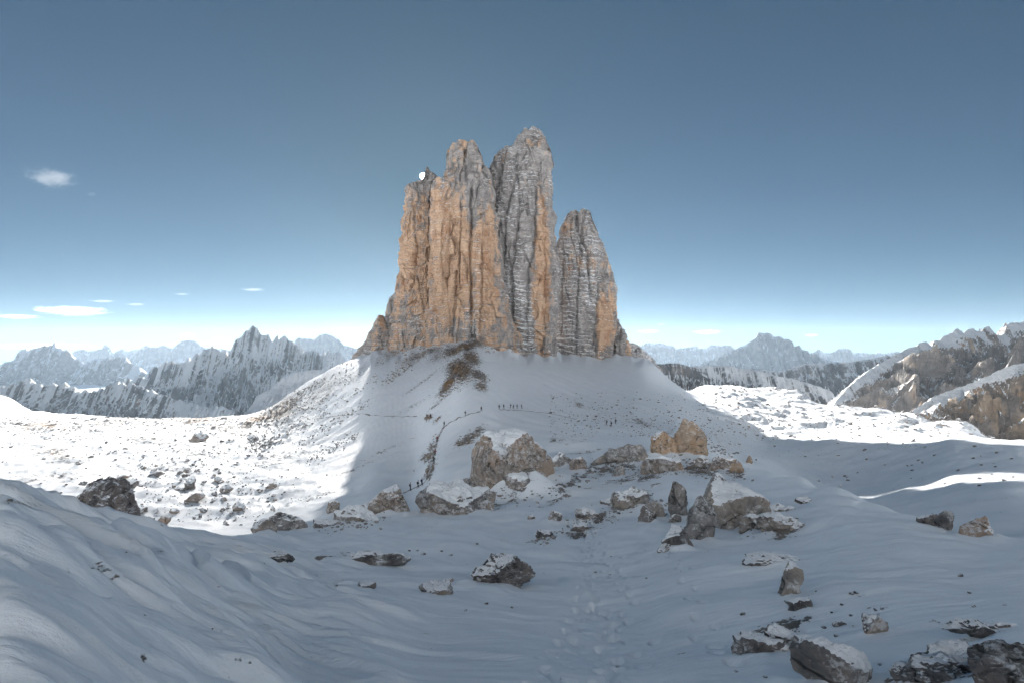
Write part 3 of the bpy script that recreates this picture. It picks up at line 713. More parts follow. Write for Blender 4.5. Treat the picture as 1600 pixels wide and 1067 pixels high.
tower('slender leftmost rock tower with the sun at its top', [
    (260,648,676),(272,640,680),(284,636,684),(296,634,686),(330,630,690),(380,627,695),(440,625,700),(468,621,702),(500,616,704),(548,611,706),(590,606,708),(620,604,710)],
    436, 17, 330, 230, 0.55, 4.2, 0.85, [([(676,300),(676,560)],5,4),([(646,300),(652,420)],3,1.5)],
    mixf(0.52, (-.35, G(660,275,60,20)), (.25, G(640,410,30,60)), (-.25, G(640,500,14,60))), mixf(0.10), 1, [(628,300),(633,297),(636,292),(642,290),(652,289),(658,288),(664,286),(667,276),(669,266),(671,264.5),(673,269),(678,273),(684,276),(700,280)], parts=(292, False))
tower('broad orange rock tower with a blocky summit, second from the sunlit edge', [
    (224,699,757),(252,699,758),(262,698,761),(270,697,766),(280,690,769),(287,680,770),(292,677,771),(310,675,773),(350,675,777),(400,675,783),(450,672,790),(500,670,800),(530,668,806),(560,664,812),(600,660,818)],
    418, 24, 420, 310, 0.62, 4.4, 1.0,
    [([(737,290),(735,400),(738,545)],3.2,3.4),([(722,300),(716,420)],2.4,1.8),([(700,330),(694,470)],2.6,2.0),([(754,380),(752,545)],3,2.4),([(727,232),(730,285)],2.6,2.2),([(712,420),(706,545)],3,2.2)],
    mixf(0.62, (-.45, G(735,255,70,40)), (-.5, G(745,310,34,34)), (.4, G(700,390,22,100)), (.35, G(760,400,12,110)), (-.35, G(720,520,60,26)), (-.35, G(790,400,18,160))), mixf(0.10, (.45, G(735,300,60,34)), (.12, G(775,480,16,80))), 2, [(668,310),(676,300),(677,292),(683,286),(690,284),(696,286),(698.5,283),(699.5,250),(701,240),(706,238),(710,232),(716,232),(720,227),(728,228),(734,231),(738,228),(744,229),(748,235),(752,245),(756,257),(758,265),(764,270),(772,278),(780,290)], shift=-2, n_exp=2.4, parts=(284, False))
tower('tallest rock tower, grey and banded with snow, orange at one edge', [
    (203,806,850),(222,800,855),(236,784,860),(250,772,862),(264,766,861),(280,766,858),(330,765,861),(370,764,866),(420,763,870),(470,762,872),(520,762,870),(560,760,868),(610,756,870)],
    446, 24, 430, 310, 1.05, 3.7, 0.55,
    [([(836,290),(838,370),(826,430),(822,540)],3.0,2.6),([(790,240),(772,300),(774,420),(790,500),(800,560)],4,3.4),([(852,300),(856,420),(852,560)],3,1.8),([(806,240),(812,330),(798,430),(806,550)],3.2,2.6),([(822,236),(790,330),(786,400)],2.6,2.2)],
    mixf(0.06, (.95, G(846,470,15,105)), (.55, G(850,340,9,70)), (.5, G(833,222,22,12)), (.35, G(782,250,12,20)), (.3, G(800,520,16,30))), mixf(0.62, (-.95, G(848,450,18,130)), (-.2, G(830,225,30,20))), 3, [(758,280),(766,268),(768,262),(772,252),(780,243),(786,240),(790,234),(797,236),(803,233),(806,225),(808,219),(815,215),(820,209),(826,210),(829,206),(836,207),(841,209),(846,217),(851,222),(852,232),(858,240),(862,258),(866,262),(880,300)], n_exp=3.0, parts=(240, True))
tower('shorter rock tower standing apart, snowy ledges and an orange flank', [
    (326,884,920),(340,880,925),(350,877,928),(362,874,931),(380,872,937),(392,868,942),(400,862,944),(430,858,954),(452,856,960),(465,855,961),(500,855,960),(530,855,957),(562,853,950),(610,850,948)],
    488, 22, 340, 240, 1.05, 4.0, 0.5,
    [([(899,332),(904,365),(918,400),(924,470)],3.2,2.8),([(936,440),(931,560)],2.4,2.2),([(880,360),(876,520)],3,1.8),([(912,336),(905,420),(898,560)],2.8,2.4)],
    mixf(0.10, (1.0, G(946,505,14,52)), (.42, G(886,355,12,24)), (.35, G(905,410,40,20))), mixf(0.58, (-.95, G(946,505,16,60))), 4, [(862,380),(872,368),(874,357),(880,348),(884,338),(890,334),(898,331),(902,336),(906,330),(912,331),(918,333),(922,345),(927,355),(933,368),(945,385)], n_exp=2.8, parts=(372, True))
tower('brown rock buttress against the foot of the tall towers', [
    (490,776,790),(500,772,800),(520,768,812),(540,764,820),(560,760,826),(590,756,830)], 424, 12, 150, 150, 0.9, 3.2, 0.7,
    [([(796,500),(802,560)],2.4,2.0)], mixf(0.45), mixf(0.32), 5)
tower('small dark crag beside the shorter rock tower', [
    (498,956,963),(506,952,969),(520,948,974),(540,940,986),(560,936,996),(590,930,1006)], 500, 16, 130, 130, 0.9, 3.4, 0.6,
    [], mixf(0.05, (.6, G(978,545,8,14))), mixf(0.36), 6, n_exp=2.3)
tower('lowest rocky knob at the end of the tower row', [
    (536,982,990),(541,976,1000),(550,970,1008),(562,966,1018),(574,960,1028),(600,955,1040)], 512, 18, 100, 130, 0.7, 3.0, 0.6,
    [], mixf(0.12), mixf(0.45), 7, n_exp=2.3)
tower('pointed brown crag left of the towers', [
    (493,594,600),(500,588,603),(512,581,606),(525,573,612),(545,561,620),(560,551,630),(590,536,640)], 462, 16, 150, 140, 0.6, 3.6, 0.8,
    [], mixf(0.30, (.5, G(597,505,8,16))), mixf(0.16), 8, n_exp=2.2)
tower('grey rock shoulder behind the leftmost tower', [
    (460,614,650),(470,608,652),(486,604,655),(505,601,658),(530,596,660),(560,590,662),(590,585,665)], 470, 16, 130, 120, 0.6, 3.6, 0.8,
    [], mixf(0.25), mixf(0.12), 9, n_exp=2.4)

# ------------------------------------------------------------------ far and near mountains
def mountain(label, sky_pts, D, T, base_py, nx, nv, seed, mat, jag=2.0, spur=0.5, spur_px=26, snowy=0.3, orange=0.1, ridge_j=0.42, name='mountain', skew=0.0, conc=2.1, rough=1.0, ribs=False):
    px0, px1 = sky_pts[0][0], sky_pts[-1][0]
    px = np.linspace(px0, px1, nx)
    pts = np.array(sky_pts, float)
    sk = np.interp(px, pts[:, 0], pts[:, 1])
    so = seed * 7.31
    one = 0 * px
    sk = sk - jag * (1.5 * perlin2(px / 12 + so, 0.37 + one) + 1.5 * perlin2(px / 5.2 + so, 3.1 + one) + 1.3 * perlin2(np.floor(px / 3.4 + perlin2(px / 9, one + so)) * 1.37 + so, 0.5 + one) + 0.6 * perlin2(px / 1.6 + so, 5.1 + one))
    v = np.concatenate([np.linspace(-1, 0, int(nv * 0.8), endpoint=False), np.linspace(0, 1, nv - int(nv * 0.8))])
    VV, PXX = np.meshgrid(v, px, indexing='ij')
    h = np.interp(PXX, px, sk)
    zs = (HY - h) / F * D
    zb = (HY - base_py) / F * D
    a = np.abs(VV)
    prof = (1 - a) ** conc * 0.65 + (1 - a) * 0.35
    prof = np.where(VV > 0, (1 - a) ** 1.1, prof)
    d = D + VV * T
    xw = (PXX - CX) / F * D; yw = d
    sc = spur_px / F * D
    xs = xw + skew * (yw - D) + 0.35 * sc * fbm2(xw / sc / 1.6 + so, yw / sc / 1.6, 2)
    def rn(u, w, n): return np.clip(ridged2(u, w, n, gain=.55) / 1.75, 0, 1)
    g1 = 1 - rn(xs / sc + so, yw / (sc * 3.0) + so, 3)
    g2 = 1 - rn(xs / (sc * 0.36) + so * 2, yw / (sc * 0.8), 4)
    g3 = 1 - rn(xs / (sc * 0.12) + so, yw / (sc * 0.2), 3)
    ramp = sst(0, 0.14, a); mid = sst(0, 0.40, a) * (1 - 0.6 * a)
    hgt = (zs - zb)
    prof = np.where(VV < 0, prof * (1 - 0.07 * sst(0.0, 0.06, a)), prof)          # a cliff band under the crest
    z = zb + hgt * prof - hgt * (spur * 0.60 * mid * g1 + rough * (0.16 * ramp * g2 + 0.04 * ramp * g3)) * np.clip(prof * 1.6, 0, 1)
    y2 = yw + 0.10 * T * spur * g1 * mid + 0.05 * T * perlin2(PXX / 9 + so, 0.2 + 0 * PXX) * (1 - a)
    if ribs:                                       # long spurs that push out of the face
        sp = ridged2(xs / sc + so, yw / (sc * 3.2) + so, 5) - 0.85
        sm = ridged2(xs / (sc * 0.32) + so * 2, yw / (sc * 0.7), 4) - 0.85
        m2 = np.where(VV < 0, np.sin(np.pi * np.clip(a, 0, 1) ** 0.8), 0.3) * sst(0, 0.10, a)
        p2_ = np.where(VV < 0, (1 - a) ** 1.5 * 0.65 + (1 - a) * 0.35, (1 - a) ** 1.1)
        z = zb + hgt * p2_ + hgt * spur * m2 * sp * 0.42 + 0.085 * hgt * sm * m2 - 0.05 * hgt * ramp * g2 * (1 - a)
        y2 = yw - 0.16 * T * spur * sp * m2
    V = np.stack([xw, y2, z], -1).reshape(-1, 3)
    me = mesh_np(name, V, grid_faces(len(v), nx), mat, {'orange': orange + 0 * z, 'snowy': snowy + 0.25 * fbm2(xw / (sc * 2), z / (sc * 2), 3)}, smooth=False)
    return tag(link(name, me), label, 'mountain', kind='structure')

mountain('faint blue peak chain along the skyline at the left', [(60,556),(110,553),(130,545),(145,550),(165,540),(180,552),(190,543),(200,550),(218,546),(230,540),(240,543),(258,540),(270,545),(290,532),(300,530),(315,540),(330,545),(380,548),(430,545)], 9000, 1500, 640, 300, 60, 1, M_MOUNT, 1.2, 0.6, 24, 0.34)
mountain('broad blue peak behind the jagged massif', [(430,545),(455,536),(465,529),(490,530),(505,522),(512,521),(520,525),(530,533),(540,540),(560,543),(600,548)], 7600, 1500, 640, 180, 60, 2, M_MOUNT, 1.0, 0.5, 26, 0.25)
mountain('snowy double peaked mountain at the left edge', [(-60,580),(0,575),(25,556),(38,545),(45,548),(62,541),(74,540),(82,535),(95,545),(110,550),(116,560),(130,566),(150,561),(175,560),(195,555),(206,568),(225,580),(250,590),(280,600)], 5200, 1500, 660, 300, 110, 3, M_MOUNT, 1.4, 0.6, 40, 0.40, skew=0.5)
mountain('jagged rocky massif with spires and shaded snowfields', [(180,600),(205,594),(225,590),(235,580),(265,566),(280,565),(300,563),(310,557),(322,545),(335,541),(350,548),(355,555),(362,545),(372,530),(377,528),(382,520),(387,515),(395,512),(400,510),(405,514),(415,522),(422,532),(432,530),(440,525),(446,522),(450,528),(462,538),(475,550),(490,545),(500,550),(515,548),(530,553),(545,565),(570,580),(620,600)], 2700, 800, 690, 420, 150, 4, M_MOUNT, 3.2, 0.75, 34, 0.80)
mountain('dark craggy ridge low behind the sunlit basin', [(-80,606),(0,603),(20,600),(45,594),(65,600),(80,602),(100,597),(115,607),(135,613),(160,606),(180,598),(195,596),(215,604),(240,612),(270,622),(300,630),(330,634),(370,640)], 1900, 520, 700, 340, 110, 5, M_MOUNT, 2.4, 0.8, 26, 0.66)
mountain('bright snow shelf in front of the jagged massif', [(400,618),(425,606),(440,590),(465,581),(490,577),(510,578),(530,579),(548,574),(580,572),(620,575)], 1500, 330, 690, 150, 60, 6, M_MOUNT, 0.5, 0.3, 22, 0.95, conc=1.0, rough=0.4)
mountain('pale distant peaks right behind the towers', [(940,548),(980,545),(1000,541),(1013,536),(1037,537),(1060,545),(1085,541),(1100,545),(1110,540),(1135,539),(1150,546),(1180,550)], 9400, 1500, 630, 200, 60, 7, M_MOUNT, 1.2, 0.6, 22, 0.42)
mountain('massive flat topped blue peak at the right', [(1080,572),(1120,560),(1140,551),(1155,543),(1167,538),(1175,532),(1183,523),(1190,521),(1200,521),(1208,526),(1217,524),(1222,528),(1232,530),(1240,538),(1252,545),(1265,550),(1280,556),(1320,566),(1360,575)], 6000, 1300, 640, 260, 100, 8, M_MOUNT, 1.2, 0.7, 30, 0.28)
mountain('small sharp white peaks low on the right skyline', [(1230,556),(1255,552),(1270,550),(1277,545),(1283,548),(1290,552),(1303,548),(1318,544),(1325,544),(1332,553),(1345,552),(1365,552),(1400,550),(1440,553)], 8600, 1400, 640, 170, 60, 9, M_MOUNT, 1.2, 0.6, 20, 0.46)
mountain('flat snow capped plateau with shaded cliffs', [(1120,584),(1160,576),(1190,577),(1220,580),(1240,572),(1265,567),(1320,566),(1360,561),(1400,553),(1430,546),(1470,545)], 2400, 520, 680, 240, 110, 10, M_MOUNT, 0.8, 0.6, 24, 0.42, conc=1.0)
mountain('low rounded snow hump beside the rock towers', [(1000,575),(1022,569),(1045,567),(1062,568),(1075,572),(1090,576),(1110,590)], 1300, 240, 660, 110, 70, 11, M_MOUNT, 0.6, 0.5, 22, 0.42)
mountain('snowy terraces below the distant plateau', [(1060,582),(1080,573),(1100,572),(1135,570),(1150,574),(1180,579),(1210,586),(1240,592),(1270,600),(1300,612)], 1700, 380, 680, 170, 90, 12, M_MOUNT, 0.6, 0.6, 22, 0.62, conc=1.0)
mountain('rugged brown mountain with snowy ribs at the right edge', [(1296,640),(1312,618),(1330,600),(1350,584),(1372,570),(1390,559),(1400,553),(1420,543),(1432,540),(1445,534),(1452,537),(1456,541),(1460,532),(1468,531),(1475,526),(1485,521),(1492,514),(1497,513),(1506,520),(1512,515),(1520,513),(1530,518),(1536,517),(1539,511),(1545,509),(1548,516),(1556,522),(1564,524),(1570,520),(1573,508),(1580,505),(1600,503),(1640,501),(1690,506),(1760,520)], 1250, 380, 740, 420, 190, 13, M_MOUNT_NEAR, 1.0, 0.85, 40, 0.56, 0.20, skew=0.7, ribs=True)
mountain('near snow crested ridge with brown cliffs below', [(1380,668),(1410,648),(1440,632),(1460,619),(1480,611),(1500,604),(1520,597),(1540,588),(1560,578),(1580,571),(1600,566),(1640,560),(1700,560),(1780,570)], 640, 150, 800, 280, 150, 14, M_MOUNT_NEAR, 0.8, 0.95, 44, 0.5, 0.42, skew=0.6, conc=0.9, ribs=True)

# ------------------------------------------------------------------ boulders
def rock_mesh(name, dims, seed, sub, mat, cuts=13, lo=0.66, hi=1.0, amp=0.06, strata=0.0, flat=False):
    r = np.random.default_rng(seed * 101 + 5)
    bm = bmesh.new(); bmesh.ops.create_icosphere(bm, subdivisions=sub, radius=1.0)
    v = np.array([q.co[:] for q in bm.verts]); f = np.array([[w.index for w in q.verts] for q in bm.faces]); bm.free()
    n = r.normal(size=(cuts, 3)); n /= np.linalg.norm(n, axis=1)[:, None]
    d = r.uniform(lo, hi, cuts)
    dot = v @ n.T
    rad = (np.where(dot > 0.02, np.maximum(dot, 0.02) / d[None], 0) ** 34).sum(1) ** (-1 / 34)
    dom = np.argmax(np.where(dot > 0.02, np.maximum(dot, 0.02) / d[None], 0), 1)
    nn_ = n / np.array(dims)[None]; nn_ /= np.linalg.norm(nn_, axis=1)[:, None]
    cap = nn_[dom, 2]
    rad = np.minimum(rad, 1.18)
    p = v * rad[:, None] * np.array(dims)[None] * 0.5
    m = float(np.mean(dims)); o = seed * 3.37; amp = min(amp, 0.085)
    q = p / m
    dsp = amp * (0.5 * perlin3(np.floor(q[:, 0] * 4 + o + .6 * perlin3(q[:, 0] * 3, q[:, 1] * 3, q[:, 2] * 3 + o)) * 1.7, np.floor(q[:, 1] * 4) * 1.3 + .3, np.floor(q[:, 2] * 5 + .5 * perlin3(q[:, 0] * 2 + o, q[:, 1] * 2, q[:, 2] * 2)) * 1.9 + .6) + 1.3 * fbm3(q[:, 0] * 3 + o, q[:, 1] * 3, q[:, 2] * 3, 5, gain=.55) - 0.9 * np.exp(-(perlin3(q[:, 0] * 2.4 + o, q[:, 1] * 2.4, q[:, 2] * 3.2) / 0.06) ** 2))
    if strata:
        t = q[:, 2] * 9 + 0.7 * perlin3(q[:, 0] * 3 + o, q[:, 1] * 3, q[:, 2] * 2)
        dsp = dsp + strata * ((t - np.floor(t)) - 0.5)
    p = p + v * (dsp * m)[:, None]
    return mesh_np(name, p, None, mat, {'cap': cap}, tris=f, smooth=not flat)

def big_rock(label, g, px, py, w, h, mat, seed, dmin=6.0, sub=4, deep=0.8, rot=0.0, tilt=0.0, cat='boulder', name='boulder', group=None, amp=0.05, strata=0.0, cuts=12, sink=0.55, lo=0.66, dist=None):
    d = g[1]
    W = w * d / F; H = h * d / F
    full = H * (1 + sink)
    dep = W * deep
    me = rock_mesh(name, (W * 1.06, dep, full * 1.08), seed, sub, mat, amp=amp, strata=strata, cuts=cuts, lo=lo, flat=True)
    o = link(name, me)
    o.location = (g[0] * (1 + 0.3 * dep / d), d + 0.30 * dep, g[2] + H - full * 0.5)
    o.rotation_euler = (0, tilt, rot)
    return tag(o, label, cat, group)

for (lab, px, py, w, h, mt, sd, kw), g in zip(BIG, FOOT):
    big_rock(lab, g, px, py, w, h, mt, sd, **kw)

# shared small rocks
SMALL = {}
for key, mt in (('g', M_BG), ('w', M_BW), ('d', M_BD), ('s', M_BS)):
    SMALL[key] = [rock_mesh('rock', (1, 0.85, 0.8), 200 + i + ord(key), 3, mt, amp=0.09, lo=0.58, flat=True) for i in range(5)]
def small_rock(px, py, w, key, rs, label, group, dmin, name='rock'):
    g = hit(px, py, dmin); d = g[1]; W = w * d / F
    o = bpy.data.objects.new(name, SMALL[key][rs.randrange(5)]); COL.objects.link(o)
    o.scale = (W * rs.uniform(.85, 1.15), W * rs.uniform(.7, 1.2), W * rs.uniform(.65, 1.1))
    o.rotation_euler = (rs.uniform(-.3, .3), rs.uniform(-.3, .3), rs.uniform(0, 6.28))
    o.location = (g[0], d, g[2] + 0.16 * W)
    return tag(o, label, 'rock', group)
rs = random.Random(11)
# rocks of the basin the photograph lets one single out
for (px, py, w, key, lab) in [
    (310,690,26,'g','squat grey boulder casting a shadow far back in the sunlit basin'),(192,748,16,'w','upright tan rock in the middle of the sunlit basin'),
    (206,762,20,'s','round frosted rock below the upright tan rock'),(297,764,30,'g','pointed grey boulder in the centre of the sunlit basin'),
    (305,784,28,'w','rounded brown boulder below the pointed grey boulder'),(372,798,22,'w','triangular tan rock alone near the drift edge'),
    (257,819,26,'w','pale tan rock close behind the left snow drift'),(273,804,16,'w','tan rock just above the pale tan rock'),
    (292,738,14,'g','dark grey rock near the top of the basin boulders'),(245,744,20,'g','grey twin rock between the upright tan rock and the centre'),
    (130,758,14,'g','lone grey rock at the left of the basin'),(66,778,20,'s','pale half buried rock at the left of the basin'),(36,788,20,'g','low grey rock just above the drift at the left edge'),
    (340,752,18,'g','grey rock right of the pointed grey boulder'),(352,770,24,'g','low frosted grey rock near the right side of the basin'),
    (396,690,18,'g','dark boulder at the foot of the scree slope'),(130,763,0,'g',None),(318,802,14,'g','small grey rock between the basin boulders and drift'),
    (225,800,14,'g','small rock beside the big dark boulder'),(425,762,18,'g','lone grey rock on the sunlit slope near the shadow edge')]:
    if lab: small_rock(px, py, w, key, rs, lab, 'rocks in the sunlit basin', 70)
n = 0
while n < 190:
    px = rs.uniform(4, 445); t = rs.random(); py = 668 + 160 * t ** 0.75
    if rs.random() > (0.35 + 0.65 * math.exp(-((px - 320) / 110) ** 2)): continue
    if py > 790 + 0.09 * px: continue
    w = rs.choice([3, 4, 4, 5, 5, 6, 7, 8, 9, 11]) * (0.55 + 0.6 * t)
    key = rs.choice('ggggwds')
    zone = 'far back near the rim' if py < 700 else ('close behind the big snow drift' if py > 785 else ('at the left side' if px < 150 else ('in the middle' if px < 290 else 'toward the scree slope')))
    small_rock(px, py, w, key, rs, 'small %s rock %s of the sunlit basin' % ({'g': 'grey', 'w': 'tan', 'd': 'dark', 's': 'frosted'}[key], zone) if 'drift' not in zone else 'small %s rock %s beside the sunlit basin' % ({'g': 'grey', 'w': 'tan', 'd': 'dark', 's': 'frosted'}[key], zone), 'rocks in the sunlit basin', 70); n += 1
for _ in range(70):
    px = rs.uniform(1090, 1590); py = rs.uniform(670, 760) if px > 1250 else rs.uniform(655, 720)
    small_rock(px, py, rs.uniform(3, 6.5), 'd', rs, 'small dark stone %s of the shaded snow hollow at the right' % ('near the bright rim' if py < 700 else ('in the left part' if px < 1300 else ('below the bright strip' if py > 745 else 'in the open middle'))), 'stones in the shaded hollow', 75, 'stone')
for _ in range(60):
    px = rs.uniform(1110, 1560); py = rs.uniform(610, 682)
    key = rs.choice('ggwd')
    small_rock(px, py, rs.uniform(3, 7), key, rs, 'small %s rock %s of the bright hummocky snowfield' % ({'g': 'grey', 'w': 'tan', 'd': 'dark'}[key], 'at the far end' if py < 630 else ('in the left half' if px < 1300 else 'in the right half')), 'rocks on the hummocky snowfield', 190)
for _ in range(46):
    px = rs.gauss(980, 60); py = rs.gauss(650, 14)
    small_rock(px, py, rs.uniform(2.5, 6), 'd', rs, 'small dark stone on the shaded slope %s' % ('above the three walking hikers' if py < 648 else ('left of the split orange boulder' if px < 1015 else 'behind the split orange boulder')), 'stones below the shorter tower', 150, 'stone')
for (px, py) in [(1300,958),(1275,925),(1330,932),(1337,930),(1343,933),(1315,945),(1330,963),(1368,955),(1372,962),(1288,983),(1333,983),(1306,995),(1150,1049),(1502,900),(1515,928),(1522,948),(1195,1060),(1375,1040),(955,870),(930,895),(1010,905),(705,905),(760,945),(728,955),(800,950),(745,850),(690,862),(705,868),(662,866),(640,862),(652,860),(630,870),(1160,960)]:
    small_rock(px, py, rs.uniform(4, 8), 'd', rs, 'small dark stone in near snow %s' % ('around the small brown boulder' if 1250 < px < 1390 else ('near the long thin ledge' if py < 875 and px < 720 else ('on the smooth right slope' if px > 1390 else ('beside the trampled track' if px > 850 else 'near the dark layered mound')))), 'stones in the near snow', 7, 'stone')

# scree: uncountable fragments, one object per slope
def scree(label, n, pick, dmin, wlo, whi, mat, seed):
    r = random.Random(seed); V, T = [], []
    base = rock_mesh('scree', (1, 1, 1), 77 + seed, 1, mat, lo=0.55)
    bv = np.empty(len(base.vertices) * 3); base.vertices.foreach_get('co', bv); bv = bv.reshape(-1, 3)
    bt = np.array([p.vertices[:] for p in base.polygons])
    for i in range(n):
        px, py = pick(r)
        g = hit(px, py, dmin); W = (wlo + (whi - wlo) * r.random() ** 2.2) * g[1] / F
        a = r.uniform(0, 6.28); c, s_ = math.cos(a), math.sin(a)
        q = bv * np.array([W * r.uniform(.8, 1.5), W * r.uniform(.7, 1.2), W * r.uniform(.5, .9)])
        q = np.stack([q[:, 0] * c - q[:, 1] * s_, q[:, 0] * s_ + q[:, 1] * c, q[:, 2]], 1) + np.array([g[0], g[1], g[2] + 0.1 * W])
        T.append(bt + i * len(bv)); V.append(q)
    me = mesh_np('scree', np.concatenate(V), None, mat, tris=np.concatenate(T), smooth=False)
    tag(link('scree', me), label, 'scree', kind='stuff')
def along(x0, y0, x1, y1, spread, lo=0, hi=1):
    def f(r):
        t = lo + (hi - lo) * r.random()
        return x0 + (x1 - x0) * t + r.gauss(0, spread * .6), y0 + (y1 - y0) * t + r.gauss(0, spread)
    return f
def streaks(lines, spread):
    def f(r):
        l = lines[r.randrange(len(lines))]; t = r.random()
        return l[0] + (l[2] - l[0]) * t + r.gauss(0, spread), l[1] + (l[3] - l[1]) * t + r.gauss(0, spread)
    return f
scree('dark scree streaks down the sunlit slope left of the towers', 1500, streaks([(385,665,555,568),(395,672,560,580),(400,690,520,615),(420,650,500,600),(440,690,590,590),(460,700,580,625),(405,705,470,660),(620,575,665,545),(600,600,640,565),(480,720,560,680),(390,700,430,690)], 4), 90, 1.5, 4.5, M_BG, 3)
scree('fine stones along the far rim of the sunlit basin', 1100, lambda r: (r.uniform(0, 420), 652 + abs(r.gauss(0, 22))), 90, 1.5, 4.0, M_BG, 4)
scree('loose fragments among the basin boulders', 700, lambda r: (r.gauss(310, 90), r.uniform(700, 815)), 75, 1.5, 4.0, M_BG, 5)
scree('sparse fragments on the shaded slope below the shorter tower', 700, lambda r: (r.uniform(860, 1130), 612 + (r.random() ** .7) * 70), 130, 1.2, 3.4, M_BD, 6)
scree('specks of rock on the bright hummocky snowfield', 1000, lambda r: (r.uniform(1090, 1580), r.uniform(606, 688)), 190, 1.5, 4.5, M_BG, 7)
scree('broken stones around the ledges of the mound', 950, streaks([(820,785,930,735),(930,815,1020,775),(960,730,1160,742),(1040,715,1110,730),(1090,690,1150,720),(840,845,930,805),(1000,780,1060,800),(1160,835,1250,815),(740,780,800,775),(500,826,600,810)], 7), 30, 1.5, 7.0, M_BG, 8)
scree('broken brown stones on the rocky rib below the towers', 500, streaks([(740,545,700,615),(735,590,705,610),(760,590,745,610),(690,555,770,545),(668,740,684,675),(640,545,610,555),(790,545,860,552),(720,690,750,678)], 4), 100, 1.5, 4.5, M_BW, 9)

# ------------------------------------------------------------------ trodden paths
def path(label, pts, width, dmin, mat=None):
    P = []
    for (a, b) in zip(pts[:-1], pts[1:]):
        for k in range(10):
            t = k / 10; P.append(hit(a[0] + (b[0] - a[0]) * t, a[1] + (b[1] - a[1]) * t, dmin))
    P = np.array(P)
    for _ in range(2): P[1:-1] = (P[:-2] + 2 * P[1:-1] + P[2:]) / 4
    bm = bmesh.new(); rows = []
    for i in range(len(P)):
        t = P[min(i + 1, len(P) - 1)] - P[max(i - 1, 0)]; nrm = np.array([t[1], -t[0]]); nrm /= (np.linalg.norm(nrm) + 1e-6)
        w = width * (1 + 0.45 * float(perlin2(i * 0.37, width)))
        row = []
        for s_ in (-1, -0.3, 0.3, 1):
            x, y = P[i, 0] + nrm[0] * w * s_ * .5, P[i, 1] + nrm[1] * w * s_ * .5
            row.append(bm.verts.new((x, y, ground_z(x, y) + (0.10 if abs(s_) < .5 else 0.03))))
        rows.append(row)
    for a, b in zip(rows[:-1], rows[1:]):
        for k in range(3): bm.faces.new((a[k], a[k + 1], b[k + 1], b[k]))
    bmesh.ops.recalc_face_normals(bm, faces=bm.faces)
    me = bpy.data.meshes.new('path'); bm.to_mesh(me); bm.free(); me.materials.append(mat or M_PATH)
    tag(link('path', me), label, 'path', kind='structure')
path('dark trodden path climbing from the brown boulder to the saddle', [(628,771),(645,764),(660,757),(668,748),(672,735),(676,715),(680,700),(684,685),(694,667),(710,657),(727,650),(752,643)], 0.8, 75)
path('thin trail contouring across the sunlit and shaded slope', [(470,657),(500,654),(530,650),(560,647),(590,650),(620,651),(655,652)], 0.55, 120)
path('faint trodden trail across the saddle', [(780,641),(810,641),(840,644),(870,648),(905,656)], 0.9, 150, M_TRAIL)

# ------------------------------------------------------------------ hikers
def person_mesh(pose, jacket, trousers):
    sw = {'walk': 0.24, 'stride': -0.30, 'stand': 0.06}[pose]
    J = [((0,0,.95),.13),((0,.01,1.15),.135),((0,.02,1.38),.15),((0,.03,1.50),.06),((0,.05,1.60),.085),((0,.06,1.70),.08),
         ((.10,0,.90),.10),((.11,sw*.55+.03,.50),.075),((.11,sw-.02,.10),.05),((.11,sw+.14,.05),.045),
         ((-.10,0,.90),.10),((-.11,-sw*.4+.05,.50),.075),((-.11,-sw,.10),.05),((-.11,-sw+.14,.05),.045),
         ((.21,.02,1.38),.065),((.26,-sw*.4,1.12),.05),((.25,-sw*.6+.14,.92),.042),
         ((-.21,.02,1.38),.065),((-.26,sw*.4,1.12),.05),((-.25,sw*.6+.14,.92),.042)]
    E = [(0,1),(1,2),(2,3),(3,4),(4,5),(0,6),(6,7),(7,8),(8,9),(0,10),(10,11),(11,12),(12,13),(2,14),(14,15),(15,16),(2,17),(17,18),(18,19)]
    me = bpy.data.meshes.new('person'); me.from_pydata([j[0] for j in J], E, [])
    o = bpy.data.objects.new('person', me); COL.objects.link(o)
    md = o.modifiers.new('s', 'SKIN'); md.use_smooth_shade = True
    for i, j in enumerate(J):
        sv = me.skin_vertices[0].data[i]; sv.radius = (j[1], j[1]); sv.use_root = (i == 0)
    sb = o.modifiers.new('u', 'SUBSURF'); sb.levels = 1; sb.render_levels = 1
    dg = bpy.context.evaluated_depsgraph_get()
    out = bpy.data.meshes.new_from_object(o.evaluated_get(dg)); out.name = 'person'
    bpy.data.objects.remove(o)
    for m in (jacket, trousers, M_SKIN, M_HAT): out.materials.append(m)
    for p in out.polygons:
        z = p.center.z
        p.material_index = 1 if (z < .93 and abs(p.center.x) < .2) else (2 if 1.52 < z < 1.66 else (3 if z >= 1.66 else 0))
    return out
M_SKIN = mat_plain('skin', (0.55, 0.36, 0.27)); M_HAT = mat_plain('wool_hat', (0.05, 0.05, 0.07))
JK = {'black': mat_plain('black_jacket', (0.025, 0.028, 0.035)), 'red': mat_plain('red_jacket', (0.36, 0.05, 0.045)), 'blue': mat_plain('blue_jacket', (0.03, 0.05, 0.11)), 'grey': mat_plain('grey_jacket', (0.09, 0.09, 0.10))}
M_TR = mat_plain('dark_trousers', (0.03, 0.03, 0.035)); M_PACK = mat_plain('backpack_cloth', (0.06, 0.055, 0.05))
bm = bmesh.new(); bmesh.ops.create_cube(bm, size=1.0)
for v_ in bm.verts: v_.co = (v_.co.x * .30 * (0.85 if v_.co.z > 0 else 1), v_.co.y * .18 - .17, v_.co.z * .48 + 1.22)
bmesh.ops.bevel(bm, geom=bm.edges[:], offset=0.05, segments=2, affect='EDGES')
pack = bpy.data.meshes.new('backpack'); bm.to_mesh(pack); bm.free(); pack.materials.append(M_PACK)
bm = bmesh.new(); bmesh.ops.create_uvsphere(bm, u_segments=10, v_segments=6, radius=0.105)
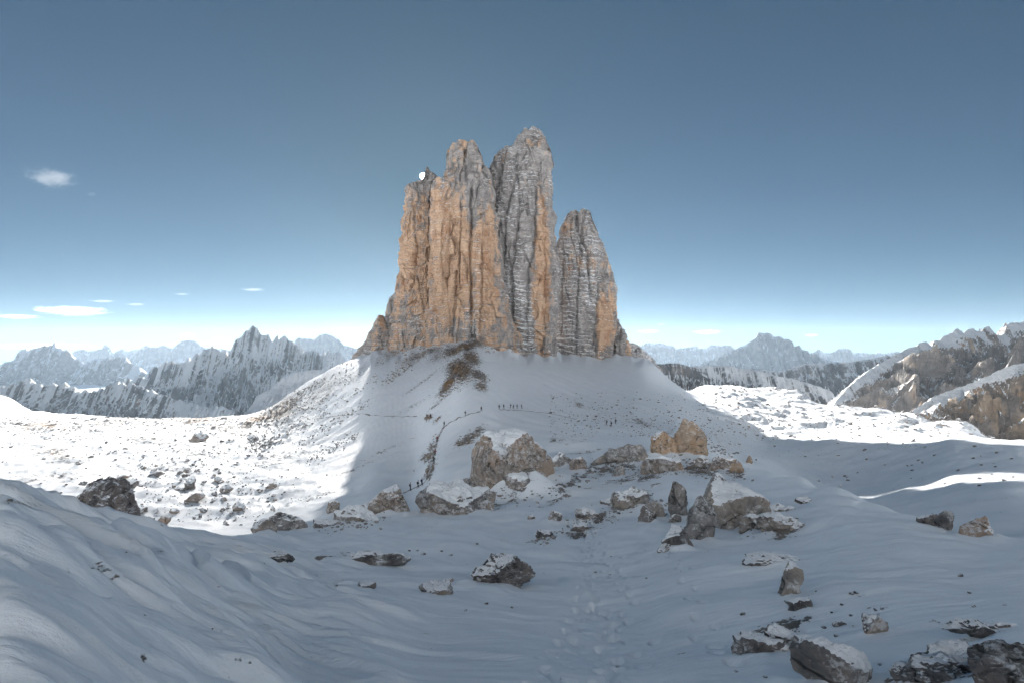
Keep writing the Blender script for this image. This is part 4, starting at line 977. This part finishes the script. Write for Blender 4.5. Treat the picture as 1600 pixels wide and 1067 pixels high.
for v_ in bm.verts: v_.co = (v_.co.x, v_.co.y + .06, max(v_.co.z, -.02) + 1.70)
hat = bpy.data.meshes.new('hat'); bm.to_mesh(hat); bm.free(); hat.materials.append(M_HAT)
bm = bmesh.new(); bmesh.ops.create_cone(bm, cap_ends=True, segments=6, radius1=0.012, radius2=0.016, depth=1.1)
for v_ in bm.verts: v_.co = (v_.co.x - .25, v_.co.y + .16 - .12 * v_.co.z, v_.co.z + .52)
pole = bpy.data.meshes.new('hiking_pole'); bm.to_mesh(pole); bm.free(); pole.materials.append(M_PACK)
PM = {}
for i, (px, py, ps, jc, rz, lab) in enumerate([
    (780,640,'stand','black',.4,'hiker in black at the left end of the row on the saddle'),
    (787,640,'walk','grey',-.5,'hiker in grey second in the row on the saddle'),
    (798,639,'walk','blue',1.2,'hiker in dark blue third in the row on the saddle'),
    (802,640,'stride','black',1.4,'hiker in black close behind the third one on the saddle'),
    (808,639,'stand','black',.2,'hiker in black fifth in the row on the saddle'),
    (815,639,'walk','blue',-1.4,'hiker in dark blue at the right end of the row on the saddle'),
    (948,665,'walk','black',1.3,'first of three hikers in black walking right of the saddle'),
    (955,668,'stride','grey',1.5,'nearest of three hikers walking right of the saddle'),
    (962,663,'walk','black',1.0,'farthest of three hikers walking right of the saddle'),
    (752,645,'walk','black',-.6,'hiker in black where the path reaches the saddle'),
    (727,651,'stride','grey',-.7,'hiker in grey just below the top of the path'),
    (694,667,'walk','black',-.5,'hiker in black at the bend of the path'),
    (683,690,'walk','red',0,'hiker in red highest on the steep part of the path'),
    (680,712,'stride','red',0,'hiker in red on the steep part of the path'),
    (678,726,'walk','black',.1,'hiker in black low on the steep part of the path'),
    (641,767,'stand','black',-1.0,'hiker in black standing lowest on the path'),
    (653,763,'stride','black',-1.0,'middle hiker of three low on the path'),
    (659,760,'walk','blue',-1.1,'upper hiker of three low on the path'),
    (667,655,'stand','grey',.3,'hiker in grey pausing at the end of the contouring trail'),
    (673,654,'walk','black',-1.2,'hiker in black near the end of the contouring trail')]):
    if (ps, jc) not in PM: PM[(ps, jc)] = person_mesh(ps, JK[jc], M_TR)
    g = hit(px, py, 75)
    o = link('person', PM[(ps, jc)]); o.location = (g[0], g[1], g[2] + 0.02); o.rotation_euler = (0, 0, rz)
    tag(o, lab, 'person', 'hikers on the paths')
    link('backpack', pack, o); link('hat', hat, o)
    if ps != 'stand': link('hiking_pole', pole, o)

# ------------------------------------------------------------------ sun disc and clouds
s = NT('sun_glow'); s.b.inputs['Base Color'].default_value = (0, 0, 0, 1)
s.b.inputs['Emission Color'].default_value = (1.0, 0.95, 0.85, 1); s.b.inputs['Emission Strength'].default_value = 60
bm = bmesh.new(); bmesh.ops.create_icosphere(bm, subdivisions=3, radius=30000 * math.tan(math.radians(0.30)))
me = bpy.data.meshes.new('sun'); bm.to_mesh(me); bm.free(); me.materials.append(s.m)
o = link('sun', me); o.location = Vector((-0.0, 0, 0)) + SUN * 30000
tag(o, 'bright sun disc at the shoulder of the leftmost tower', 'sun')

def mat_cloud(name, dens):
    s = NT(name); s.n.remove(s.b)
    tc = s.new('ShaderNodeTexCoord'); P = tc.outputs['Object']
    ln = s.new('ShaderNodeVectorMath', operation='LENGTH'); s.L(P, ln.inputs[0])
    nz = s.noise(s.mapping(P, (1.6, 1.6, 0.9)), 1.6, 5, 0.62, 0.6)
    fall = s.math('SUBTRACT', s.math('MULTIPLY', nz, 2.2), ln.outputs['Value'])
    d = s.math('MULTIPLY', s.step(fall, 0.15, 0.75), dens)
    pv = s.new('ShaderNodeVolumePrincipled'); s.L(d, pv.inputs['Density']); pv.inputs['Color'].default_value = (1, 1, 1, 1); pv.inputs['Anisotropy'].default_value = 0.35
    s.L(pv.outputs[0], s.out.inputs['Volume'])
    return s.m
M_CL = mat_cloud('cloud_vapour', 0.0013); M_CW = mat_cloud('wispy_vapour', 0.0004); M_CH = mat_cloud('high_wisp', 0.00013)
for i, (px, py, w, h, mt, lab) in enumerate([
    (112,486,104,15,M_CL,'long white lens cloud above the left mountains'),(26,495,66,7,M_CL,'thin white cloud at the left edge'),
    (160,471,42,5,M_CW,'thin streak cloud above the long lens cloud'),(212,476,32,5,M_CW,'short thin cloud right of the long lens cloud'),
    (80,279,76,30,M_CH,'faint wispy cloud high in the left sky'),(143,304,18,9,M_CH,'tiny wisp beside the faint high cloud'),
    (395,453,40,5,M_CW,'thin cloud streak halfway to the towers'),(284,460,26,4,M_CW,'small faint streak left of the halfway streak'),
    (293,526,24,15,M_CL,'small white puff over the faint blue peaks'),(60,541,170,9,M_CL,'low flat cloud bank behind the left mountains'),
    (345,541,70,7,M_CL,'flat cloud bank beside the jagged massif'),(425,522,36,5,M_CW,'pale streak beside the spires of the massif'),
    (1013,518,34,6,M_CL,'small white cloud just right of the towers'),(1105,519,46,8,M_CL,'larger white cloud right of the towers'),
    (1268,524,24,6,M_CL,'small white cloud above the right skyline peaks'),(1033,507,16,6,M_CW,'tiny cloud speck right of the towers')]):
    D = 16500.0
    bm = bmesh.new(); bmesh.ops.create_icosphere(bm, subdivisions=3, radius=1.25)
    me = bpy.data.meshes.new('cloud'); bm.to_mesh(me); bm.free(); me.materials.append(mt)
    o = link('cloud', me); p = at(px, py, D); o.location = p
    o.scale = (w * .5 * D / F, w * .4 * D / F, h * .5 * D / F); o.rotation_euler = (0, 0, 0)
    tag(o, lab, 'cloud', 'clouds in the sky')

# ------------------------------------------------------------------ air
def haze_box():
    s = NT('haze_air')
    s.n.remove(s.b)
    pv = s.new('ShaderNodeVolumePrincipled')
    pv.inputs['Color'].default_value = (0.62, 0.80, 1.0, 1)
    pv.inputs['Density'].default_value = 0.000022
    pv.inputs['Anisotropy'].default_value = 0.3
    s.L(pv.outputs[0], s.out.inputs['Volume'])
    x0, x1, y0, y1, z0, z1 = -11800, 11800, -11800, 11800, -325, 420
    v = [(x, y, z) for z in (z0, z1) for y in (y0, y1) for x in (x0, x1)]
    f = [(0, 2, 3, 1), (4, 5, 7, 6), (0, 1, 5, 4), (2, 6, 7, 3), (0, 4, 6, 2), (1, 3, 7, 5)]
    me = bpy.data.meshes.new('haze'); me.from_pydata(v, [], f); me.materials.append(s.m)
    tag(link('haze', me), 'thin blue mountain haze filling the air', 'haze', kind='stuff')
haze_box()
